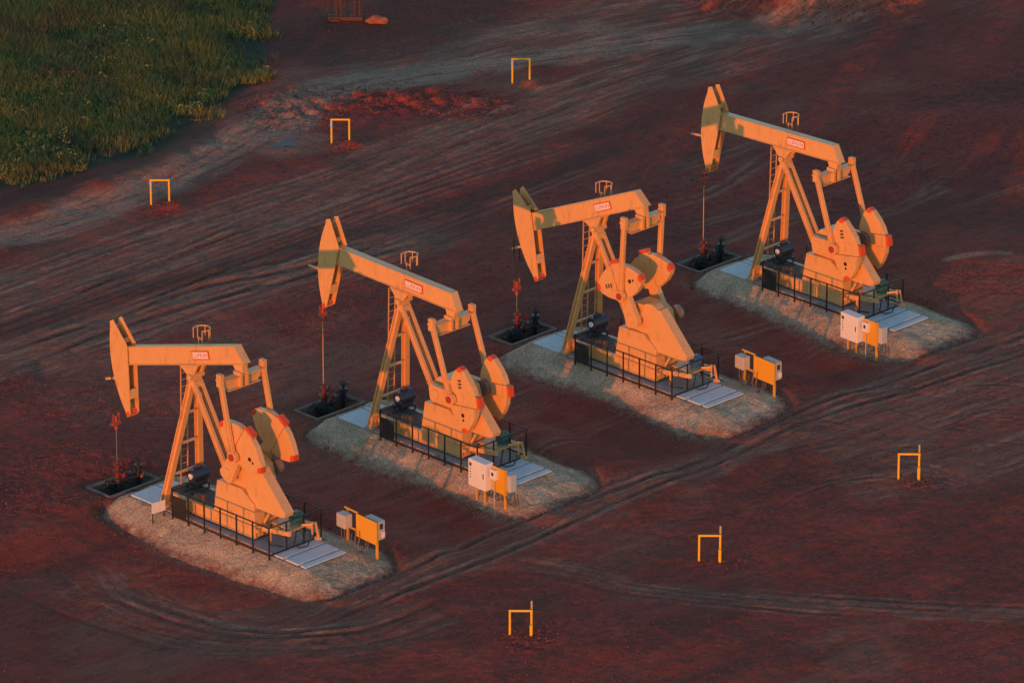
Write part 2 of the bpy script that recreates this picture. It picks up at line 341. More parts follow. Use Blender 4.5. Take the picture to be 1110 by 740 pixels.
def soil_material():
    M, N, L, P = newmat('red_scoria_soil')
    geo = N.new('ShaderNodeNewGeometry'); at = N.new('ShaderNodeAttribute'); at.attribute_name = 'soil'; tf = N.new('ShaderNodeAttribute'); tf.attribute_name = 'turf'
    sep = N.new('ShaderNodeSeparateColor'); L.new(at.outputs['Color'], sep.inputs[0])
    def noise(scale, detail=5, vec=None, rough=.6):
        n = N.new('ShaderNodeTexNoise'); n.inputs['Scale'].default_value = scale; n.inputs['Detail'].default_value = detail; n.inputs['Roughness'].default_value = rough
        L.new(vec or geo.outputs['Position'], n.inputs['Vector']); return n.outputs['Fac']
    def ramp(x, a, b, lo=0., hi=1.):
        r = N.new('ShaderNodeMapRange'); r.inputs[1].default_value = a; r.inputs[2].default_value = b; r.inputs[3].default_value = lo; r.inputs[4].default_value = hi; L.new(x, r.inputs[0]); return r.outputs[0]
    def mix(fac, a, b, mode='MIX'):
        x = N.new('ShaderNodeMixRGB'); x.blend_type = mode
        for k, v in ((0, fac), (1, a), (2, b)):
            if isinstance(v, (int, float)): x.inputs[k].default_value = v
            elif isinstance(v, tuple): x.inputs[k].default_value = (*v, 1)
            else: L.new(v, x.inputs[k])
        return x.outputs[0]
    def math_(op, a, b):
        x = N.new('ShaderNodeMath'); x.operation = op
        for k, v in ((0, a), (1, b)):
            if isinstance(v, (int, float)): x.inputs[k].default_value = v
            else: L.new(v, x.inputs[k])
        return x.outputs[0]
    mp = N.new('ShaderNodeMapping'); mp.inputs['Scale'].default_value = (1, .12, 1); L.new(geo.outputs['Position'], mp.inputs[0])
    streak = noise(2.2, 7, mp.outputs[0], .65); big = noise(.16, 4); mid = noise(.9, 6); fine = noise(5, 4, rough=.7); grit = noise(14, 3, rough=.8)
    base = mix(ramp(big, .35, .68), (.235, .042, .024), (.34, .06, .036))
    base = mix(ramp(mid, .4, .72, 0, .6), base, (.135, .038, .03))
    base = mix(ramp(streak, .52, .76, 0, .5), base, (.24, .095, .062))
    base = mix(ramp(streak, .46, .3, 0, .5), base, (.10, .028, .022))
    g = math_('MULTIPLY', sep.outputs[0], ramp(streak, .3, .62, .25, 1.)); base = mix(math_('MULTIPLY', g, .9), base, (.31, .14, .082))
    s = math_('MULTIPLY', sep.outputs[2], ramp(fine, .35, .6, .2, 1.)); base = mix(s, base, (.31, .055, .038))
    l = math_('MULTIPLY', at.outputs['Alpha'], ramp(fine, .3, .65, .3, 1.)); base = mix(l, base, (.42, .27, .175))
    tk = N.new('ShaderNodeAttribute'); tk.attribute_name = 'track'; ts = N.new('ShaderNodeSeparateXYZ'); L.new(tk.outputs['Vector'], ts.inputs[0])
    cx_ = N.new('ShaderNodeCombineXYZ'); L.new(math_('MULTIPLY', ts.outputs[0], 2.1), cx_.inputs[0]); L.new(math_('MULTIPLY', ts.outputs[1], .16), cx_.inputs[1])
    tn = noise(1.0, 6, cx_.outputs[0], .75)
    wgt = math_('MINIMUM', math_('MULTIPLY', ts.outputs[2], 1.2), .85)
    base = mix(math_('MULTIPLY', wgt, ramp(tn, .52, .64, 0, .9)), base, (.40, .235, .15))
    base = mix(math_('MULTIPLY', wgt, ramp(tn, .48, .36, 0, .9)), base, (.085, .038, .026))
    gp_ = N.new('ShaderNodeTexVoronoi'); gp_.inputs['Scale'].default_value = 9; L.new(geo.outputs['Position'], gp_.inputs['Vector'])
    clod = N.new('ShaderNodeRGBToBW'); L.new(gp_.outputs['Color'], clod.inputs[0])
    base = mix(math_('MULTIPLY', ramp(clod.outputs[0], .62, .9, 0, .6), ramp(mid, .4, .65)), base, mix(.5, base, (.48, .14, .10)))
    base = mix(math_('MULTIPLY', ramp(clod.outputs[0], .3, .1, 0, .6), ramp(mid, .35, .6)), base, (.08, .022, .016))
    d = math_('MULTIPLY', sep.outputs[1], ramp(fine, .25, .6, .5, 1.)); base = mix(d, base, (.085, .038, .026))
    tcol = mix(ramp(mid, .35, .7), (.035, .04, .02), (.07, .06, .035)); base = mix(tf.outputs['Fac'], base, tcol)
    base = mix(1., base, mix(ramp(grit, .25, .75), (.62, .62, .62), (1.38, 1.38, 1.38)), 'MULTIPLY')
    L.new(base, P.inputs['Base Color']); P.inputs['Roughness'].default_value = .95; P.inputs['Specular IOR Level'].default_value = .2
    hsum = math_('ADD', math_('MULTIPLY', fine, .6), math_('MULTIPLY', grit, .5)); hsum = math_('ADD', hsum, math_('MULTIPLY', streak, .5)); hsum = math_('ADD', hsum, math_('MULTIPLY', clod.outputs[0], .22)); hsum = math_('ADD', hsum, math_('MULTIPLY', math_('MULTIPLY', tn, wgt), .8))
    b = N.new('ShaderNodeBump'); b.inputs['Strength'].default_value = .6; b.inputs['Distance'].default_value = .12
    L.new(hsum, b.inputs['Height']); L.new(b.outputs[0], P.inputs['Normal'])
    return M
gm = ground_mesh(); gm.materials.append(soil_material())
ground = bpy.data.objects.new('ground', gm); COL.objects.link(ground); tag(ground, 'red scoria lease ground with grey tyre tracks and ruts', 'ground', kind='structure')
def hfun(x, y):
    s = q*(x+y); t = q*(y-x); i = int(np.clip(np.searchsorted(T, t), 1, len(T)-1)); j = int(np.clip(np.searchsorted(S, s), 1, len(S)-1))
    return float(H[i-1:i+1, j-1:j+1].mean())

# puddle water sheet
def puddle():
    mb = MB(); vs = []; n = 28
    for k in range(n):
        a = 2*math.pi*k/n; r = 1+.25*math.sin(3*a+1)+.15*math.sin(5*a)
        r += .18*math.sin(7*a+2)+.1*math.sin(11*a); vs.append((-32.6+.5*r*math.cos(a), 35.8+.8*r*math.sin(a), 0))
    z = min(hfun(x, y) for x, y, _ in vs); zc = hfun(-32.6, 35.8); zz = max(z, zc)+.02
    mb.add([(x, y, zz) for x, y, _ in vs], [tuple(range(n))])
    M, N, L, P = newmat('puddle_water'); P.inputs['Base Color'].default_value = (.07, .055, .05, 1); P.inputs['Roughness'].default_value = .5; P.inputs['Specular IOR Level'].default_value = .25
    tag(mb.build('puddle', M), 'small grey puddle beside the dirt road', 'puddle', kind='structure')
puddle()

# ------------------------------------------------------------------ gravel beds
def gravel_material():
    M, N, L, P = newmat('crushed_gravel'); geo = N.new('ShaderNodeNewGeometry')
    v = N.new('ShaderNodeTexVoronoi'); v.inputs['Scale'].default_value = 22; L.new(geo.outputs['Position'], v.inputs['Vector'])
    n = N.new('ShaderNodeTexNoise'); n.inputs['Scale'].default_value = .8; n.inputs['Detail'].default_value = 6; L.new(geo.outputs['Position'], n.inputs['Vector'])
    bw = N.new('ShaderNodeRGBToBW'); L.new(v.outputs['Color'], bw.inputs[0])
    r = N.new('ShaderNodeValToRGB'); r.color_ramp.elements[0].color = (.34, .24, .15, 1); r.color_ramp.elements[1].color = (.70, .51, .33, 1)
    r.color_ramp.elements[0].position = .15; r.color_ramp.elements[1].position = .85; L.new(bw.outputs[0], r.inputs[0])
    mx = N.new('ShaderNodeMixRGB'); mx.blend_type = 'MULTIPLY'; mx.inputs[0].default_value = .7
    r2 = N.new('ShaderNodeValToRGB'); r2.color_ramp.elements[0].position = .35; r2.color_ramp.elements[1].position = .65
    r2.color_ramp.elements[0].color = (.62, .55, .5, 1); r2.color_ramp.elements[1].color = (1, 1, 1, 1); L.new(n.outputs['Fac'], r2.inputs[0])
    L.new(r.outputs[0], mx.inputs[1]); L.new(r2.outputs[0], mx.inputs[2]); at = N.new('ShaderNodeAttribute'); at.attribute_name = 'edge'
    n3 = N.new('ShaderNodeTexNoise'); n3.inputs['Scale'].default_value = 2.2; n3.inputs['Detail'].default_value = 6; n3.inputs['Roughness'].default_value = .75; L.new(geo.outputs['Position'], n3.inputs['Vector'])
    ad = N.new('ShaderNodeMath'); ad.operation = 'ADD'; L.new(at.outputs['Fac'], ad.inputs[0]); L.new(n3.outputs['Fac'], ad.inputs[1])
    mr = N.new('ShaderNodeMapRange'); mr.inputs[1].default_value = 1.12; mr.inputs[2].default_value = 1.5; L.new(ad.outputs[0], mr.inputs[0])
    m3 = N.new('ShaderNodeMixRGB'); m3.inputs[2].default_value = (.22, .055, .035, 1); L.new(mr.outputs[0], m3.inputs[0]); L.new(mx.outputs[0], m3.inputs[1])
    L.new(m3.outputs[0], P.inputs['Base Color'])
    P.inputs['Roughness'].default_value = .95; P.inputs['Specular IOR Level'].default_value = .2
    b = N.new('ShaderNodeBump'); b.inputs['Strength'].default_value = .55; b.inputs['Distance'].default_value = .05
    L.new(v.outputs['Distance'], b.inputs['Height']); b.invert = True; L.new(b.outputs[0], P.inputs['Normal'])
    return M
GRAV = gravel_material()
def gravel_bed(i):
    p = PUMPS[i]; xs = np.arange(-4.35, 12.6, .075); ys = np.arange(-5.4, 4.2, .075)
    lx, ly = np.meshgrid(xs, ys); d, wd = apron(lx, ly, i)
    t = np.clip(d/wd, 0, 1.3)
    h = .36-(.52+.38*np.clip((-ly-PY)/np.maximum(d, .05), 0, 1))*np.where(t < 1, (t*.7+.3*t*t), t)
    no = fbm(lx*2.2+40*i, ly*2.2, 3, 3); no2 = fbm(lx*.7+40*i, ly*.7, 3, 8)
    h = h+sst(.0, .3, d)*(.09*no+.14*no2)*(1-sst(.8, 1.1, t))
    lumps = sst(.1, .35, fbm(lx*1.3+17*i, ly*.5, 2, 77)); h += .05*lumps*sst(.1, .6, d)*(1-sst(.6, 1., t))
    h = h+RNG.uniform(-.022, .022, h.shape)*sst(0, .1, d); h = np.where(d <= .0, .12, h)
    keep = t < 1.15
    ny, nx = lx.shape; idx = np.arange(ny*nx).reshape(ny, nx)
    f = np.stack([idx[:-1, :-1], idx[:-1, 1:], idx[1:, 1:], idx[1:, :-1]], -1).reshape(-1, 4)
    kf = keep.reshape(-1)[f].all(1); f = f[kf]
    used = np.unique(f); rem = np.full(ny*nx, -1); rem[used] = np.arange(len(used))
    V = np.stack([lx, ly, h], -1).reshape(-1, 3)[used]
    me = bpy.data.meshes.new('gravel_mound'); me.from_pydata(V.tolist(), [], rem[f].tolist()); me.materials.append(GRAV)
    ea = me.attributes.new('edge', 'FLOAT', 'POINT'); ea.data.foreach_set('value', t.reshape(-1)[used].astype(np.float32))
    me.polygons.foreach_set('use_smooth', [True]*len(me.polygons))
    o = bpy.data.objects.new('gravel_mound', me); COL.objects.link(o); o.location = p
    tag(o, ['low tan gravel mound round the nearest pumpjack pad', 'low gravel mound round the second pumpjack pad from the front',
            'low gravel mound round the third pumpjack pad from the front', 'low gravel mound round the farthest pumpjack pad'][i], 'gravel mound', kind='structure')
for i in range(4): gravel_bed(i)

# ------------------------------------------------------------------ concrete pads
def pad(i):
    t = thing('concrete_pad', ['grey concrete pad under the pumpjack beside the white notice board', 'grey concrete pad under the pumpjack second from the front',
              'grey concrete pad under the pumpjack with raised crank weights', 'grey concrete pad under the farthest pumpjack'][i], 'concrete pad', PUMPS[i], 0, 'concrete pads under the pumpjacks')
    def slab(x0, x1, y0, y1, dz=0, mt=MT['concrete']):
        MB().box(x0, x1, y0, y1, .02, PADZ+dz).build('slab', mt, t, bevel=.02)
    slab(PX0, -1.25, -PY, .25); slab(PX0, -1.25, .38, .62, -.012); slab(PX0, -1.25, .75, PY)
    slab(-1.2, 6.4, -PY, PY, -.006, MT['concrete3'])
    slab(6.46, 7.02, -PY, PY); slab(7.16, 7.98, -PY, PY, .004); slab(8.12, PX1, -PY, PY)
for i in range(4): pad(i)

# ------------------------------------------------------------------ well cellars and wellheads
def cellar(i):
    p = PUMPS[i]
    t = thing('well_cellar', ['sunken concrete well cellar in front of the nearest pumpjack', 'sunken concrete well cellar in front of the second pumpjack',
              'sunken concrete well cellar in front of the third pumpjack', 'sunken concrete well cellar in front of the farthest pumpjack'][i], 'well cellar', (p.x-4.92, p.y+.03, 0), 0, 'well cellars')
    a, b = .66, 1.4; r = .1; zt = .012
    rim = MB()
    rim.box(-a-r, a+r, -b-r, -b, -1.3, zt); rim.box(-a-r, a+r, b, b+r, -1.3, zt)
    rim.box(-a-r, -a, -b+.002, b-.002, -1.3, zt-.003); rim.box(a, a+r, -b+.002, b-.002, -1.3, zt-.003)
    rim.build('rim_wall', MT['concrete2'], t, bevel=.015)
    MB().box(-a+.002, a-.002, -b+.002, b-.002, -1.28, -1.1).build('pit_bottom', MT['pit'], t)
    ap = MB(); w2 = .3
    for (x0, x1, y0, y1) in ((-a-r-w2*.2, a+r+w2*.2, -b-r-w2*.2, -b-r), (-a-r-w2*.2, a+r+w2*.2, b+r, b+r+w2*.2)): ap.box(x0, x1, y0, y1, -.3, .025)
    for sx in (-1, 1): ap.box(min(sx*(a+r), sx*(a+r+.1)), max(sx*(a+r), sx*(a+r+.1)), -b-r+.003, b+r-.003, -.3, .022)
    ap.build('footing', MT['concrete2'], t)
WX = -5.27
def wheel(mb, c, r, ax, mi=0):
    c = Vector(c); ax = Vector(ax).normalized(); u = ax.orthogonal().normalized(); v = ax.cross(u)
    mb.tube([c+(u*math.cos(2*math.pi*k/12)+v*math.sin(2*math.pi*k/12))*r for k in range(13)], .025, 6, mi)
    for k in range(3):
        d = u*math.cos(math.pi*k/3)+v*math.sin(math.pi*k/3); mb.tube([c-d*r, c+d*r], .015, 5, mi)
def wellhead(i):
    p = PUMPS[i]
    t = thing('wellhead', ['red and black wellhead in the cellar before the nearest pumpjack', 'red and black wellhead in the cellar before the second pumpjack',
              'red and black wellhead in the cellar before the third pumpjack', 'red and black wellhead in the cellar before the farthest pumpjack'][i], 'wellhead', (p.x+WX, p.y, -1.1), 0, 'wellheads')
    z = lambda a: a+1.1
    c = MB(); c.cyl((0, 0, 0), (0, 0, z(-.35)), .17); c.cyl((0, 0, z(-.35)), (0, 0, z(-.25)), .28); c.cyl((0, 0, z(-.24)), (0, 0, z(.1)), .15)
    c.cyl((0, 0, z(.1)), (0, 0, z(.18)), .25); c.cyl((0, -.42, z(-.05)), (0, .42, z(-.05)), .09); c.cyl((0, -.46, z(-.05)), (0, -.4, z(-.05)), .16); c.cyl((0, .4, z(-.05)), (0, .46, z(-.05)), .16)
    c.build('casing_head', MT['dark'], t)
    r = MB(); r.cyl((0, 0, z(.182)), (0, 0, z(.45)), .16); r.cyl((0, 0, z(.45)), (0, 0, z(.52)), .24); r.cyl((0, 0, z(.52)), (0, 0, z(.78)), .13); r.cyl((0, 0, z(.78)), (0, 0, z(.85)), .2); r.cyl((0, 0, z(.85)), (0, 0, z(1.05)), .09)
    r.cyl((.0, 0, z(.36)), (.34, .12, z(.36)), .07); r.cyl((.32, .11, z(.36)), (.42, .15, z(.36)), .17)
    r.cyl((0, 0, z(.64)), (0, .42, z(.64)), .05)
    wheel(r, (0, .46, z(.64)), .17, (0, 1, 0))
    r.build('stuffing_box', MT['wellred'], t)
    MB().tube([(0, .46, z(-.05)), (.05, .9, z(-.05)), (.1, 1.1, z(-.05))], .05).build('flow_pipe', MT['dark'], t); f = MB(); f.tube([(0, -.46, z(-.05)), (0, -.85, z(-.1)), (.1, -1.05, z(-.6))], .05)
    f.cyl((0, -.62, z(-.07)), (0, -.62, z(.12)), .05); wheel(f, (0, -.62, z(.16)), .14, (0, 0, 1))
    f.build('flow_pipe', MT['dark'], t)
    v = thing('flowline_valve', ['black valve riser with an orange band in the nearest cellar', 'black valve riser at the back of the second cellar', 'black valve riser at the back of the third cellar', 'black valve riser at the back of the farthest cellar'][i], 'valve', (p.x-5.15, p.y+1.12, -1.1), 0, 'flowline valves')
    b = MB(); b.cyl((0, 0, 0), (0, 0, z(.75)), .07); b.cyl((0, 0, z(.2)), (0, 0, z(.5)), .14); b.cyl((0, 0, z(.48)), (0, 0, z(.53)), .2); b.cyl((0, 0, z(.17)), (0, 0, z(.22)), .2)
    b.cyl((0, -.25, z(.35)), (0, .25, z(.35)), .05); b.cyl((0, 0, z(.75)), (.3, .05, z(.8)), .04); b.cyl((-.05, 0, z(.1)), (.6, .1, z(.02)), .06)
    b.build('valve_body', MT['black'], v)
    hw = MB(); wheel(hw, (0, 0, z(.8)), .19, (.2, 0, 1)); hw.build('handwheel', MT['dark'], v); hw = MB(); wheel(hw, (0, -.28, z(.35)), .13, (0, 1, 0)); hw.build('handwheel', MT['dark'], v)
    MB().cyl((.2, .03, z(.0)), (.32, .05, z(.04)), .09).build('coupling', MT['oranged' if i == 0 else 'dark'], v)
for i in range(4): cellar(i); wellhead(i)

# ------------------------------------------------------------------ pumpjacks
BX, BZ = .14, 6.82; SX, SZ = 3.3, 3.3; CR, PIT, EQR = 1.17, 3.55, 3.15; HR = 5.42
def text_mesh(txt, size):
    cu = bpy.data.curves.new('lettering', 'FONT'); cu.body = txt; cu.size = size; cu.align_x = 'CENTER'; cu.align_y = 'CENTER'; cu.extrude = .006; cu.offset = .0
    o = bpy.data.objects.new('lettering', cu); COL.objects.link(o); dg = bpy.context.evaluated_depsgraph_get()
    me = bpy.data.meshes.new_from_object(o.evaluated_get(dg)); V = [tuple(v.co) for v in me.vertices]; F = [tuple(pp.vertices) for pp in me.polygons]
    bpy.data.objects.remove(o); bpy.data.curves.remove(cu); bpy.data.meshes.remove(me); return V, F
TXT = text_mesh('LUFKIN', .30)
def pumpjack(i, theta, phi0, label):
    p = PUMPS[i]; t = thing('pumpjack', label, 'pumpjack', p, 0, 'pumpjacks in a row')
    th = R(theta); c, s = math.cos(th), math.sin(th)
    BT = lambda v: (BX+v[0]*c-v[2]*s, v[1], BZ+v[0]*s+v[2]*c)     # beam frame -> pump frame (rear goes up with theta)
    pa, pb = MT['paint'], MT['paint2']
    # skid
    k = MB()
    for y in (-.8, .72): k.ibeam((-1.3, y+.04, .78), (4.75, y+.04, .78), .18, .56, .04)
    for y in (-.71, .70): k.box(.35, 4.7, y-.01 if y < 0 else y, y if y < 0 else y+.01, .53, 1.03)
    for x in (-1.25, .3, 1.5, 3.2, 4.68): k.box(x-.05, x+.05, -.68, .69, .52, 1.02)
    k.box(-1.05, -.75, -1.25, -.88, PADZ+.002, .62); k.box(-1.05, -.75, .88, 1.25, PADZ+.002, .62)
    k.box(-1.02, -.78, -.88, .88, .45, .6)
    k.build('skid', pa, t)
    dk = MB()
    dk.box(.38, 2.0, -.66, .66, 1.03, 1.06); dk.box(-1.15, .3, -.66, .66, 1.03, 1.07)
    for x in (-.9, -.4, .1): dk.box(x-.03, x+.03, -.7, .7, 1.08, 1.14)
    dk.box(.55, .8, -.6, -.35, 1.07, 1.32); dk.box(1.1, 1.25, -.64, -.5, 1.07, 1.45); dk.box(1.35, 1.75, -.1, .5, 1.07, 1.3)
    dk.build('deck', MT['deck'], t)
    # pedestal under the gear reducer
    MB().prism([(1.97, 1.03), (4.66, 1.03), (4.6, 2.02), (3.75, 2.57), (2.22, 2.53)], -.72, .72).build('pedestal', pa, t, bevel=.02)
    # samson post
    for y in (-1, 1):
        MB().ibeam((-.93, y*1.08, .6), (.04, y*.2, 6.28), .27, .27, .045).build('leg', pa, t)
        MB().ibeam((2.5, y*.2, 2.5), (.27, y*.2, 6.3), .15, .24, .04).build('leg', pa, t)
    for z in (1.9, 3.4, 4.9):
        f = (z-.6)/(6.28-.6); yy = 1.08-(1.08-.24)*f-.12; x = -.93+.99*f; MB().bar((x, -yy, z), (x, yy, z), .09, .09, 0, (0, 0, 1)).build('cross_brace', pa, t)
    tp = MB(); tp.prism([(-.07, 6.22), (.38, 6.22), (.34, 6.5), (-.03, 6.5)], -.26, .26); tp.cyl((BX, -.42, BZ-.12), (BX, .42, BZ-.12), .14, 16); tp.box(BX-.14, BX+.14, -.25, .25, 6.5, 6.7)
    tp.build('post_top', pa, t)
    # ladder on the post, with the hoop standing clear behind the beam
    ld = MB(); a0, a1 = Vector((-.9, .2, .95)), Vector((-.80, .24, 7.0))
    for o in (-.2, .2): ld.bar(a0+Vector((-.08, o, 0)), a1+Vector((-.08, o, 0)), .05, .04)
    for q_ in range(18):
        cpt = a0.lerp(a1, (q_+.5)/18)+Vector((-.08, 0, 0)); ld.tube([cpt-Vector((0, .2, 0)), cpt+Vector((0, .2, 0))], .018, 5)
    ld.build('ladder', pb, t)
    hp = MB(); hc = Vector((-.36, .86, 0)); rr = .38; arc = []
    for q_ in range(11):
        a = R(-40+q_*26); arc.append((hc.x+rr*math.cos(a), hc.y+rr*math.sin(a), 8.55))
    hp.tube(arc, .035, 6)
    for q_ in (0, 2, 4, 6, 8, 10):
        hp.tube([arc[q_], (arc[q_][0], arc[q_][1], 8.1 if q_ % 4 else 7.95)], .024, 5)
    hp.tube([(-.35, .66, 6.35), (-.35, .66, 8.2), (arc[0][0], arc[0][1], 8.14)], .03, 6); hp.tube([(-.1, .44, 6.3), (-.35, .66, 6.5)], .03, 6)
    hp.build('safety_hoop', pb, t)
    # walking beam
    bm_ = MB(); bm_.prism([(-4.3, .455), (3.55, .455), (3.19, 1.225), (-4.3, 1.225)], -.17, .17, 0, BT)
    bm_.prism([(-4.3, .42), (3.66, .42), (3.66, .455), (-4.3, .455)], -.23, .23, 0, BT); bm_.prism([(-4.3, 1.225), (3.16, 1.225), (3.16, 1.26), (-4.3, 1.26)], -.215, .215, 0, BT)
    bm_.prism([(3.19, 1.262), (3.58, .457), (3.64, .457), (3.25, 1.262)], -.22, .22, 0, BT)
    for x in (-.35, .45, 3.08): bm_.prism([(x-.02, .457), (x+.02, .457), (x+.02, 1.223), (x-.02, 1.223)], -.2, .2, 0, BT)
    bm_.prism([(-.62, .418), (.62, .418), (.62, .36), (-.62, .36)][::-1], -.3, .3, 0, BT)
    beam = bm_.build('walking_beam', pa, t, bevel=.008)
    sd = MB(); sd.prism([(-.55, .358), (.55, .358), (.22, -.02), (-.22, -.02)][::-1], -.30, -.16, 0, BT); sd.prism([(-.55, .358), (.55, .358), (.22, -.02), (-.22, -.02)][::-1], .16, .30, 0, BT)
    sd.build('saddle', pa, t)
    sg = MB(); x0, x1, z0, z1 = .26, 1.42, .66, 1.05
    sg.prism([(x0, z0), (x1, z0), (x1, z1), (x0, z1)], -.232, -.20, 0, BT); sg.prism([(x0+.045, z0+.045), (x1-.045, z0+.045), (x1-.045, z1-.045), (x0+.045, z1-.045)], -.238, -.2321, 1, BT)
    V, F = TXT; xs = [v[0] for v in V]; sc = .98/(max(xs)-min(xs)); cx = (max(xs)+min(xs))/2; ys_ = [v[1] for v in V]; cy = (max(ys_)+min(ys_))/2
    sg.add([BT(((x0+x1)/2+(v[0]-cx)*sc, -.242-v[2]*.3, (z0+z1)/2+(v[1]-cy)*sc*.95)) for v in V], F, 2)
    sg.build('sign_plate', [MT['red'], MT['white'], MT['red']], beam)
    # horsehead
    prof = [(HR*math.cos(R(a))*-1, HR*math.sin(R(a))) for a in np.linspace(24, -21.5, 15)]
    full = [(-4.66, 2.54), (-4.9, 2.47)]+prof+[(-4.84, -1.86), (-4.27, .35), (-4.06, 1.32)]
    hh = MB()
    for y0, y1 in ((-.27, -.235), (.235, .27)): hh.prism(full, y0, y1, 0, BT)
    fr = [(-HR*math.cos(R(a)), HR*math.sin(R(a))) for a in np.linspace(24, -21.5, 15)]; bk = [(-(HR-.05)*math.cos(R(a)), (HR-.05)*math.sin(R(a))) for a in np.linspace(-21.5, 24, 15)]
    hh.prism(fr+bk, -.234, .234, 0, BT)
    for (x, z, w2, h2) in ((-4.42, 1.5, .12, .22), (-4.62, -.95, .22, .42), (-4.98, -1.75, .12, .2)): hh.prism([(x-w2, z-h2/2), (x, z-h2/2), (x+.02, z+h2/2), (x-w2, z+h2/2)], -.233, .233, 0, BT)
    hh.prism([(-4.75, .45), (-4.32, .45), (-4.2, 1.22), (-4.75, 1.22)], -.233, .233, 0, BT)
    for sgn in (-1, 1):
        for x, z in ((-4.75, 1.9), (-4.9, .2), (-4.95, -.9), (-4.6, .9)): hh.tube([BT((x, sgn*.27, z)), BT((x, sgn*.31, z))], .045, 8)
    hh.build('horsehead', pa, t)
    rt_ = MB(); rt_.prism([(-5.09, -2.0), (-4.9, -1.87), (-4.93, -1.7), (-5.14, -1.8)], -.285, .285, 0, BT); rt_.build('head_tip', MT['red'], t)
    pg = MB(); pg.tube([BT((-5.4, -.1, -.2)), BT((-6.2, -.12, -.24))], .06, 8); pg.tube([BT((-5.42, -.24, -.25)), BT((-5.42, .24, -.25))], .05, 8); pg.build('latch_bar', pb, t)
    # bridle, carrier, rod
    cz = 4.33-HR*th; xr = BX-HR-.02
    br = MB()
    for y in (-.19, .19):
        arc = [BT((-(HR+.02)*math.cos(a), y, (HR+.02)*math.sin(a))) for a in np.linspace(R(20), th, 8)]
        br.tube(arc+[(xr, y, cz+.1)], .034, 6)
    br.build('bridle', MT['dark'], t)
    ca = MB(); ca.box(xr-.08, xr+.08, -.24, .24, cz-.06, cz+.06)
    for y in (-.17, .17): ca.cyl((xr, y, cz+.1), (xr, y, cz+.5), .05, 8)
    ca.cyl((xr, 0, cz+.1), (xr, 0, cz+.34), .09, 10); ca.cyl((xr, 0, cz-.3), (xr, 0, cz-.12), .08, 10); ca.build('carrier_bar', MT['clampred'], t)
    MB().cyl((xr, 0, cz-.3), (xr, 0, -.05), .02, 8).build('polished_rod', pb if i in (1, 3) else MT['steel'], t)
    # equalizer
    ex, ez = BX+EQR*c, BZ+EQR*s
    hb = MB(); hb.prism([(2.86, .418), (3.5, .418), (3.4, .02), (3.0, .02)][::-1], -.16, .16, 0, BT); hb.tube([BT((EQR, -.3, 0)), BT((EQR, .3, 0))], .14, 12); hb.build('tail_bearing', pa, t)
    eq = MB(); eq.prism_axis([(-1.08, -.02), (1.08, -.02), (1.08, -.36), (.85, -.52), (-.85, -.52), (-1.08, -.36)], 'x', -.06, .06)
    eq.v = [(ex+v[0], v[1], ez+v[2]-.02) for v in eq.v]
    eq.box(ex-.22, ex+.22, -1.12, 1.12, ez-.06, ez-.02); eq.box(ex-.2, ex+.2, -.95, .95, ez-.58, ez-.545)
    for y in (-.18, .18): eq.box(ex-.24, ex+.24, y-.1, y+.02, ez-.54, ez+.12)
    for y in (-1.1, 1.1): eq.cyl((ex, y-.2 if y < 0 else y+.2, ez-.12), (ex, y, ez-.12), .1, 10)
    eq.build('equalizer', pa, t)
    # crank angle
    phi = R(phi0)
    ux, uz = math.cos(phi), math.sin(phi)
    CT = lambda v: (SX+v[0]*ux+v[2]*uz, v[1], SZ+v[0]*uz-v[2]*ux)   # (along crank, y, across: + is clockwise side)
    wx, wz = SX+CR*ux, SZ+CR*uz
    dvx, dvz = (wx-ex), (wz-ez); dl = math.hypot(dvx, dvz)
    for y in (-1.27, 1.27):
        pm = MB(); a = (ex-dvx/dl*.28, y, ez-dvz/dl*.28); b = (wx-dvx/dl*.15, y, wz-dvz/dl*.15)
        pm.ibeam(a, b, .16, .22, .04); e = -1 if y < 0 else 1
        pm.cyl((wx, y-.11, wz), (wx, y+.11, wz), .27, 20); pm.box(ex-.15, ex+.15, y-.1, y+.1, ez-.3, ez+.28)
        pm.cyl((ex+.2, y, ez-.05), (ex-.26, y, ez-.05), .05, 8); pm.cyl((ex, y-.16, ez+.12), (ex, y+.16, ez+.12), .05, 8)
        po = pm.build('pitman_arm', pa, t)
        MB().cyl((wx, y+e*.11, wz), (wx, y+e*.15, wz), .17, 16).build('bearing_cap', MT['clampred'], po)
    lobe = [(1.0, .3), (1.04, .62), (1.2, 1.0), (1.45, 1.35), (1.73, 1.56), (2.0, 1.42), (2.3, 1.05), (2.53, .66), (2.62, .3)]
    for e in (-1, 1):
        y0, y1 = sorted((e*.80, e*1.08))
        ck = MB(); ck.prism([(-.42, -.25), (-.25, -.42), (.2, -.36), (.9, -.285), (2.7, -.285), (2.7, .285), (.9, .285), (.2, .36), (-.25, .42), (-.42, .25)], y0, y1, 0, CT)
        ck.cyl((SX, e*.7, SZ), (SX, e*1.14, SZ), .24, 18)
        for aa in (.75, 1.0): ck.tube([CT((aa+.42, e*1.08, 0)), CT((aa+.42, e*1.10, 0))], .1, 12)
        ck.tube([CT((CR, e*.9, 0)), CT((CR, e*1.2, 0))], .16, 14)
        co_ = ck.build('crank', pa, t, bevel=.015)
        MB().prism([(2.705, -.28), (2.86, -.25), (2.86, .25), (2.705, .28)], *sorted((e*.81, e*1.115)), 0, CT).build('crank_tip', MT['red'], co_)
